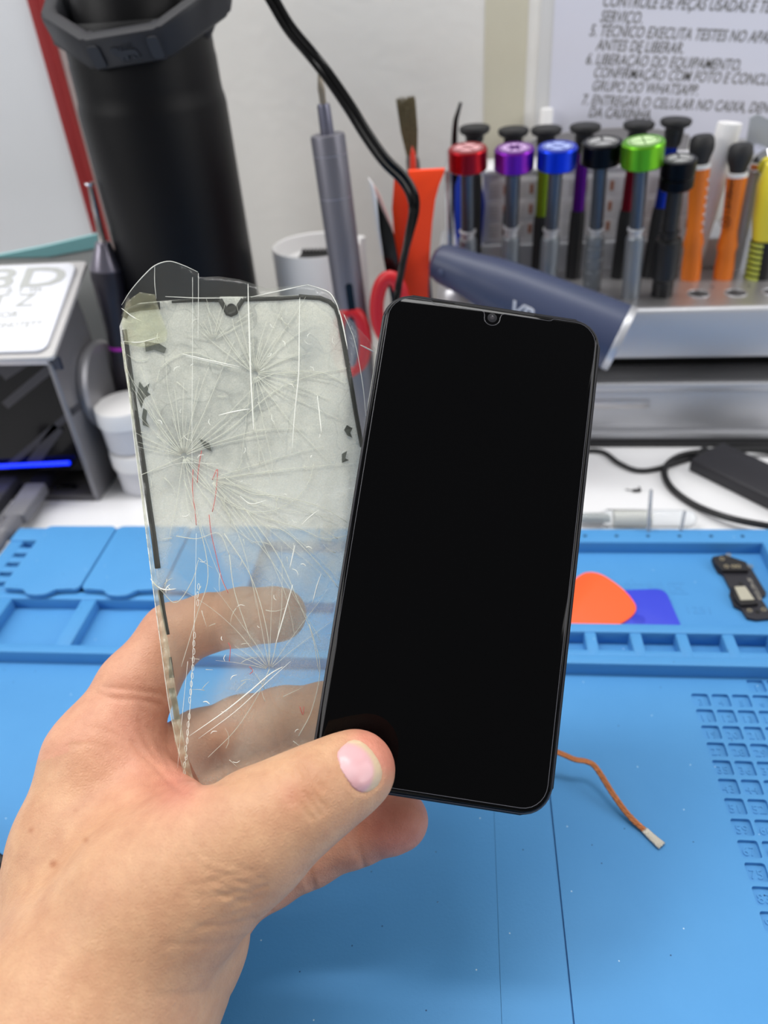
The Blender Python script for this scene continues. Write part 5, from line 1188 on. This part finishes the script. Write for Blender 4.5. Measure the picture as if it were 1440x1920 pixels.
# pressed flat where it touches the phone
sl_, G = gridsub(np.array(ph(PW / 2, PH / 2)) - .12, np.array(ph(PW / 2, PH / 2)) + .12)
c0_ = np.array(ph(PW / 2, PH / 2, -PT / 2)); gx, gy, gz = G[0] - c0_[0], G[1] - c0_[1], G[2] - c0_[2]
def dotg(v): return gx * np.float32(v[0]) + gy * np.float32(v[1]) + gz * np.float32(v[2])
bx = np.maximum(np.maximum(np.abs(dotg(PX)) - (PW / 2 + .0003), np.abs(dotg(PYv)) - (PH / 2 + .0003)), np.abs(dotg(PN)) - (PT / 2 + .0005))
TOT[sl_] = np.maximum(TOT[sl_], -bx.astype(np.float32))
def surface_nets(D):
    ins = D < 0; nx_, ny_, nz_ = D.shape
    cnt = np.zeros((nx_ - 1, ny_ - 1, nz_ - 1), np.int8)
    for i in (0, 1):
        for j in (0, 1):
            for k in (0, 1): cnt += ins[i:nx_ - 1 + i, j:ny_ - 1 + j, k:nz_ - 1 + k]
    act = (cnt > 0) & (cnt < 8); C = np.argwhere(act); vid = np.full(act.shape, -1, np.int64); vid[act] = np.arange(len(C))
    acc = np.zeros((len(C), 3)); num = np.zeros(len(C))
    cor = [(i, j, k) for i in (0, 1) for j in (0, 1) for k in (0, 1)]
    for a in cor:
        for ax_ in range(3):
            if a[ax_]: continue
            b = list(a); b[ax_] = 1
            da = D[C[:, 0] + a[0], C[:, 1] + a[1], C[:, 2] + a[2]]; db = D[C[:, 0] + b[0], C[:, 1] + b[1], C[:, 2] + b[2]]
            x = (da < 0) != (db < 0); t_ = np.where(x, da / np.where(x, da - db, 1), 0)
            p = np.array(a, float)[None, :].repeat(len(C), 0); p[:, ax_] = t_
            acc += p * x[:, None]; num += x
    V = (C + acc / num[:, None]) * RES + LO
    Q = []
    for ax_ in range(3):
        s0 = [slice(1, -1)] * 3; s1 = [slice(1, -1)] * 3; s0[ax_] = slice(0, -1); s1[ax_] = slice(1, None)
        A, B_ = ins[tuple(s0)], ins[tuple(s1)]; E = np.argwhere(A != B_); off = np.array([1, 1, 1]); off[ax_] = 0; E = E + off
        fl = ins[E[:, 0], E[:, 1], E[:, 2]]
        u_, v_ = (ax_ + 1) % 3, (ax_ + 2) % 3; du = np.eye(3, dtype=int)[u_]; dv_ = np.eye(3, dtype=int)[v_]
        q = [E - du - dv_, E - dv_, E, E - du]; idx = np.stack([vid[x[:, 0], x[:, 1], x[:, 2]] for x in q], 1)
        idx[~fl] = idx[~fl][:, ::-1]; Q.append(idx)
    return V, np.concatenate(Q)
HV, HQ = surface_nets(TOT)
del TOT, PALM
def smooth_v(V, Q, it, lam=.5):
    e = np.concatenate([Q[:, [0, 1]], Q[:, [1, 2]], Q[:, [2, 3]], Q[:, [3, 0]]]); e = np.concatenate([e, e[:, ::-1]])
    dg = np.bincount(e[:, 0], minlength=len(V))[:, None]
    for _ in range(it):
        s = np.stack([np.bincount(e[:, 0], V[e[:, 1], k], len(V)) for k in range(3)], 1); V = V + lam * (s / dg - V)
    return V
def vnorm(V, Q):
    n = np.cross(V[Q[:, 2]] - V[Q[:, 0]], V[Q[:, 3]] - V[Q[:, 1]]); N_ = np.zeros_like(V)
    for c in range(4):
        for k in range(3): N_[:, k] += np.bincount(Q[:, c], n[:, k], len(V))
    return N_ / (np.linalg.norm(N_, axis=1, keepdims=True) + 1e-12)
HV = smooth_v(HV, HQ, 6)
HN = vnorm(HV, HQ); PJ = proj(HV); hx, hy, hZ = PJ[:, 0], PJ[:, 1], PJ[:, 2]
facing = np.einsum('ij,ij->i', HN, (CAM - HV) / np.linalg.norm(CAM - HV, axis=1, keepdims=True)) > -.1
# which vertices belong to what (for skin tone and folds)
def near_chain(ch):
    d_ = np.full(len(HV), 1e9)
    for (a, ra), (b, rb) in zip(chain_pts(ch)[:-1], chain_pts(ch)[1:]):
        ab = b - a; t_ = np.clip(((HV - a) @ ab) / (ab @ ab), 0, 1); d_ = np.minimum(d_, np.linalg.norm(HV - a - t_[:, None] * ab, axis=1) - (ra + t_ * (rb - ra)))
    return d_
dt = near_chain(thumb); dfs = [near_chain(f) for f in fingers]; df = np.min(dfs, 0)
front = facing & (dt < df + .004)
disp = np.zeros(len(HV))
def folds(lines, depth, wpx, mask):
    for pl_ in lines:
        pp = [(p.x, p.y) for p in catmull([Vector((x, y, 0)) for x, y in pl_], 4)]; d_ = segdist(hx, hy, pp); disp[mask] -= (depth * np.exp(-(d_ / wpx) ** 2))[mask]
fm = facing
# knuckle of the thumb, folds over the ball of the thumb, heel, palm lines
folds([[(535, 1440), (545, 1475), (562, 1505), (585, 1535)], [(545, 1434), (560, 1470), (580, 1500), (602, 1528)], [(558, 1430), (575, 1462), (592, 1492), (612, 1516)], [(525, 1450), (535, 1480), (548, 1508)], [(570, 1428), (588, 1458), (606, 1480)]], .00050, 4.5, fm & (dt < df))
folds([[(600 - 0, 1408), (622, 1432), (640, 1470), (652, 1500)]], .00015, 5, fm & (dt < df))
fan = []
for q in range(26):
    a_ = math.radians(random.uniform(150, 222)); x0, y0 = 505 - random.uniform(0, 70), 1662 + random.uniform(-40, 40); ln = random.uniform(40, 130); bd = random.uniform(-.25, .25)
    fan.append([(x0, y0), (x0 + ln * .5 * math.cos(a_), y0 - ln * .5 * math.sin(a_) * -1 * -1), (x0 + ln * math.cos(a_ + bd), y0 - ln * math.sin(a_ + bd))])
folds(fan, .00013, 4, fm & (dfs[3] > .004))
folds([[(500, 1662), (470, 1672), (420, 1680)], [(495, 1676), (470, 1690), (430, 1700)], [(478, 1722), (430, 1735), (370, 1738)]], .0003, 5, fm & (dfs[3] > .004))
folds([[(455, 1760), (400, 1770), (320, 1772)], [(430, 1868), (380, 1862), (300, 1868)]], .00022, 8, fm)
folds([[(250, 1392), (275, 1420), (315, 1460), (345, 1488), (372, 1500)], [(180, 1300), (215, 1310), (262, 1312), (300, 1322)], [(196, 1288), (235, 1292), (290, 1300)], [(300, 1300), (322, 1312), (330, 1322)]], .0005, 6, fm)
folds([[(120, 1400), (160, 1395), (205, 1402), (245, 1425)], [(150, 1360), (200, 1372), (238, 1392)], [(215, 1345), (240, 1375), (262, 1410)], [(235, 1340), (262, 1372), (280, 1400)], [(200, 1410), (240, 1440), (290, 1480)], [(260, 1350), (275, 1390), (300, 1430)], [(280, 1360), (300, 1400), (320, 1440)]], .00022, 4.5, fm & (dt > .002))
# finger joints seen from the palm side
folds([[(672, 1545), (668, 1570), (676, 1600), (684, 1630)], [(664, 1550), (661, 1575), (668, 1605)], [(585, 1590), (580, 1625), (588, 1660), (592, 1680)], [(577, 1600), (572, 1630), (580, 1665)], [(503, 1650), (498, 1675), (506, 1705)]], .0006, 4.5, fm & (dfs[3] < .004))
folds([[(404, 1110), (396, 1150), (408, 1215)], [(412, 1112), (404, 1150), (415, 1212)], [(478, 1105), (472, 1150), (482, 1205)]], .0004, 5, fm & (dfs[0] < .003))
folds([[(400, 1330), (415, 1380), (410, 1430)], [(520, 1280), (512, 1340), (525, 1410)]], .0004, 6, fm & (np.minimum(dfs[1], dfs[2]) < .003))
# nail bed
NAIL = [(632, 1419), (633, 1410), (640, 1401), (653, 1390), (664, 1387), (675, 1389), (686, 1396), (697, 1407), (708, 1423), (714, 1436), (717, 1449), (715, 1461), (709, 1472), (700, 1480), (688, 1486), (678, 1486), (668, 1482), (659, 1474), (648, 1458), (638, 1440)]
nd = segdist(hx, hy, NAIL + NAIL[:1]); nin = inpoly(hx, hy, NAIL); nm = facing & (dt < .003)
disp[nm] -= (.00055 * np.exp(-(nd / 4.5) ** 2))[nm]; disp[nm & nin] -= .00015
fine = np.sin(HV @ np.array([2100., 900, 1500]) + 3 * np.sin(HV @ np.array([700., 1300, -500])))
disp += .00002 * fine
HV = HV + HN * disp[:, None]
HV = smooth_v(HV, HQ, 1, .3)
me = bpy.data.meshes.new('hand'); me.vertices.add(len(HV)); me.vertices.foreach_set('co', HV.ravel())
me.loops.add(len(HQ) * 4); me.loops.foreach_set('vertex_index', HQ.ravel().astype(np.int32)); me.polygons.add(len(HQ)); me.polygons.foreach_set('loop_start', np.arange(0, len(HQ) * 4, 4, dtype=np.int32)); me.polygons.foreach_set('loop_total', np.full(len(HQ), 4, np.int32)); me.update(calc_edges=True); me.validate()
bvh = BVHTree.FromPolygons([tuple(v) for v in HV], [tuple(q) for q in HQ])
# skin tone: tan on the back, pinker on palm and pads
tan = np.array(s2l((204, 158, 124))); pink = np.array(s2l((210, 152, 126))); red = np.array(s2l((206, 130, 112))); brown = np.array(s2l((176, 120, 88)))
wp = np.zeros(len(HV))
def blob(x, y, r, amt, mask): 
    d_ = np.hypot(hx - x, hy - y) / r; return amt * np.exp(-d_ ** 2) * mask
wp += blob(270, 1400, 130, .9, dt > .002) + blob(320, 1460, 60, .7, True) + blob(230, 1290, 90, .5, True)
wp = np.maximum(wp, np.where(df < .003, .75, 0) * (dt > .003))
wr = blob(735, 1420, 38, 1.0, dt < .004) + blob(690, 1378, 40, .8, dt < .004) + blob(735, 1545, 70, 1.0, dfs[3] < .004) + blob(545, 1490, 28, .25, dt < .004) + blob(560, 1150, 50, .5, dfs[0] < .004) + blob(335, 1468, 45, .6, True)
wb = blob(575, 1480, 42, .6, dt < .004) + blob(640, 1455, 30, .25, dt < .004) + blob(100, 1620, 7, 1.2, facing) + blob(161, 1575, 5, .9, facing) + blob(58, 1557, 5, .8, facing) + blob(142, 1520, 4, .5, facing) + blob(290, 1470, 34, .5, facing)
col = tan * np.ones((len(HV), 1)); col += (pink - col) * np.clip(wp, 0, 1)[:, None]; col += (brown - col) * np.clip(wb, 0, 1)[:, None]; col += (red - col) * np.clip(wr, 0, .85)[:, None]
ca_ = me.color_attributes.new('skin', 'FLOAT_COLOR', 'POINT'); ca_.data.foreach_set('color', np.concatenate([col, np.ones((len(HV), 1))], 1).ravel().astype(np.float32))
def skin_mat():
    m = bpy.data.materials.new('skin'); m.use_nodes = True; nt = m.node_tree; b = nt.nodes['Principled BSDF']; N = nt.nodes.new
    at_ = N('ShaderNodeAttribute'); at_.attribute_name = 'skin'; tc = N('ShaderNodeTexCoord')
    n1 = N('ShaderNodeTexNoise'); n1.inputs['Scale'].default_value = 110; n1.inputs['Detail'].default_value = 6; n1.inputs['Roughness'].default_value = .65
    n2 = N('ShaderNodeTexVoronoi'); n2.inputs['Scale'].default_value = 950; n2.feature = 'DISTANCE_TO_EDGE'; n3 = N('ShaderNodeTexNoise'); n3.inputs['Scale'].default_value = 420; n3.inputs['Detail'].default_value = 4
    for x in (n1, n2, n3): nt.links.new(tc.outputs['Object'], x.inputs['Vector'])
    mr = N('ShaderNodeMapRange'); mr.inputs[1].default_value = .3; mr.inputs[2].default_value = .7; mr.inputs[3].default_value = .9; mr.inputs[4].default_value = 1.08; nt.links.new(n1.outputs['Fac'], mr.inputs[0])
    mx = N('ShaderNodeMix'); mx.data_type = 'RGBA'; mx.blend_type = 'MULTIPLY'; mx.inputs[0].default_value = 1
    cmb = N('ShaderNodeCombineColor'); nt.links.new(mr.outputs[0], cmb.inputs[0]); 
    m2 = N('ShaderNodeMath'); m2.operation = 'POWER'; m2.inputs[1].default_value = 1.6; nt.links.new(mr.outputs[0], m2.inputs[0]); nt.links.new(m2.outputs[0], cmb.inputs[1]); nt.links.new(m2.outputs[0], cmb.inputs[2])
    nt.links.new(at_.outputs['Color'], mx.inputs[6]); nt.links.new(cmb.outputs[0], mx.inputs[7]); nt.links.new(mx.outputs[2], b.inputs['Base Color'])
    b.inputs['Roughness'].default_value = .48; b.inputs['Specular IOR Level'].default_value = .35
    b.inputs['Subsurface Weight'].default_value = .12; b.inputs['Subsurface Radius'].default_value = (1, .35, .2); b.inputs['Subsurface Scale'].default_value = .002
    add = N('ShaderNodeMath'); add.operation = 'MULTIPLY_ADD'; add.inputs[1].default_value = .6; nt.links.new(n2.outputs['Distance'], add.inputs[0]); nt.links.new(n3.outputs['Fac'], add.inputs[2])
    bp = N('ShaderNodeBump'); bp.inputs['Strength'].default_value = .6; bp.inputs['Distance'].default_value = .0004; nt.links.new(add.outputs[0], bp.inputs['Height']); nt.links.new(bp.outputs[0], b.inputs['Normal'])
    return m
hand = link_mesh('hand', me, skin_mat(), None, True)
tag(hand, 'left hand holding a black smartphone and cracked glass between thumb and curled fingers', 'hand')
# thumb nail: a thin curved shell set in the nail bed
pts = []
for (x0, y0), (x1, y1) in zip(NAIL, NAIL[1:] + NAIL[:1]): pts += [(x0 + (x1 - x0) * k / 3, y0 + (y1 - y0) * k / 3) for k in range(3)]
nb = len(pts); g = np.array([(x, y) for x in np.arange(630, 720, 4.0) for y in np.arange(1384, 1490, 4.0)]); ok = inpoly(g[:, 0], g[:, 1], NAIL) & (segdist(g[:, 0], g[:, 1], NAIL + NAIL[:1]) > 3); pts += [tuple(p) for p in g[ok]]
vs, es, fs, *_ = delaunay_2d_cdt([Vector(p) for p in pts], [], [list(range(nb))], 1, 1e-6)
co = []; cl_ = []
bed, edge = np.array(s2l((222, 172, 176))), np.array(s2l((218, 192, 160))); moon = np.array(s2l((232, 196, 200)))
for v in vs:
    r = Vector(ray(v.x, v.y)); hit = bvh.ray_cast(Vector(CAM), r.normalized()); p = hit[0] if hit[0] else at(v.x, v.y, .207)
    e_ = float(segdist(np.array([v.x]), np.array([v.y]), NAIL + NAIL[:1])[0]); co.append(p - r.normalized() * (.00005 + .00055 * min(1, e_ / 16)))
    q = math.hypot(v.x - 648, v.y - 1446); ef = min(1, max(0, (q - 50) / 6)); mf = .6 * min(1, max(0, (26 - q) / 14)); c_ = bed + (moon - bed) * mf; c_ = c_ + (edge - c_) * ef; cl_.append((*c_, 1))
bm = thicken(co, fs, .0005); nme = bpy.data.meshes.new('thumb_nail'); bm.to_mesh(nme); bm.free()
na = nme.color_attributes.new('nail', 'FLOAT_COLOR', 'POINT'); na.data.foreach_set('color', np.array(cl_ + cl_, np.float32).ravel())
mn = bpy.data.materials.new('nail'); mn.use_nodes = True; at_ = mn.node_tree.nodes.new('ShaderNodeAttribute'); at_.attribute_name = 'nail'; mn.node_tree.links.new(at_.outputs['Color'], mn.node_tree.nodes['Principled BSDF'].inputs['Base Color']); mn.node_tree.nodes['Principled BSDF'].inputs['Roughness'].default_value = .3
link_mesh('thumb_nail', nme, mn, hand, True)
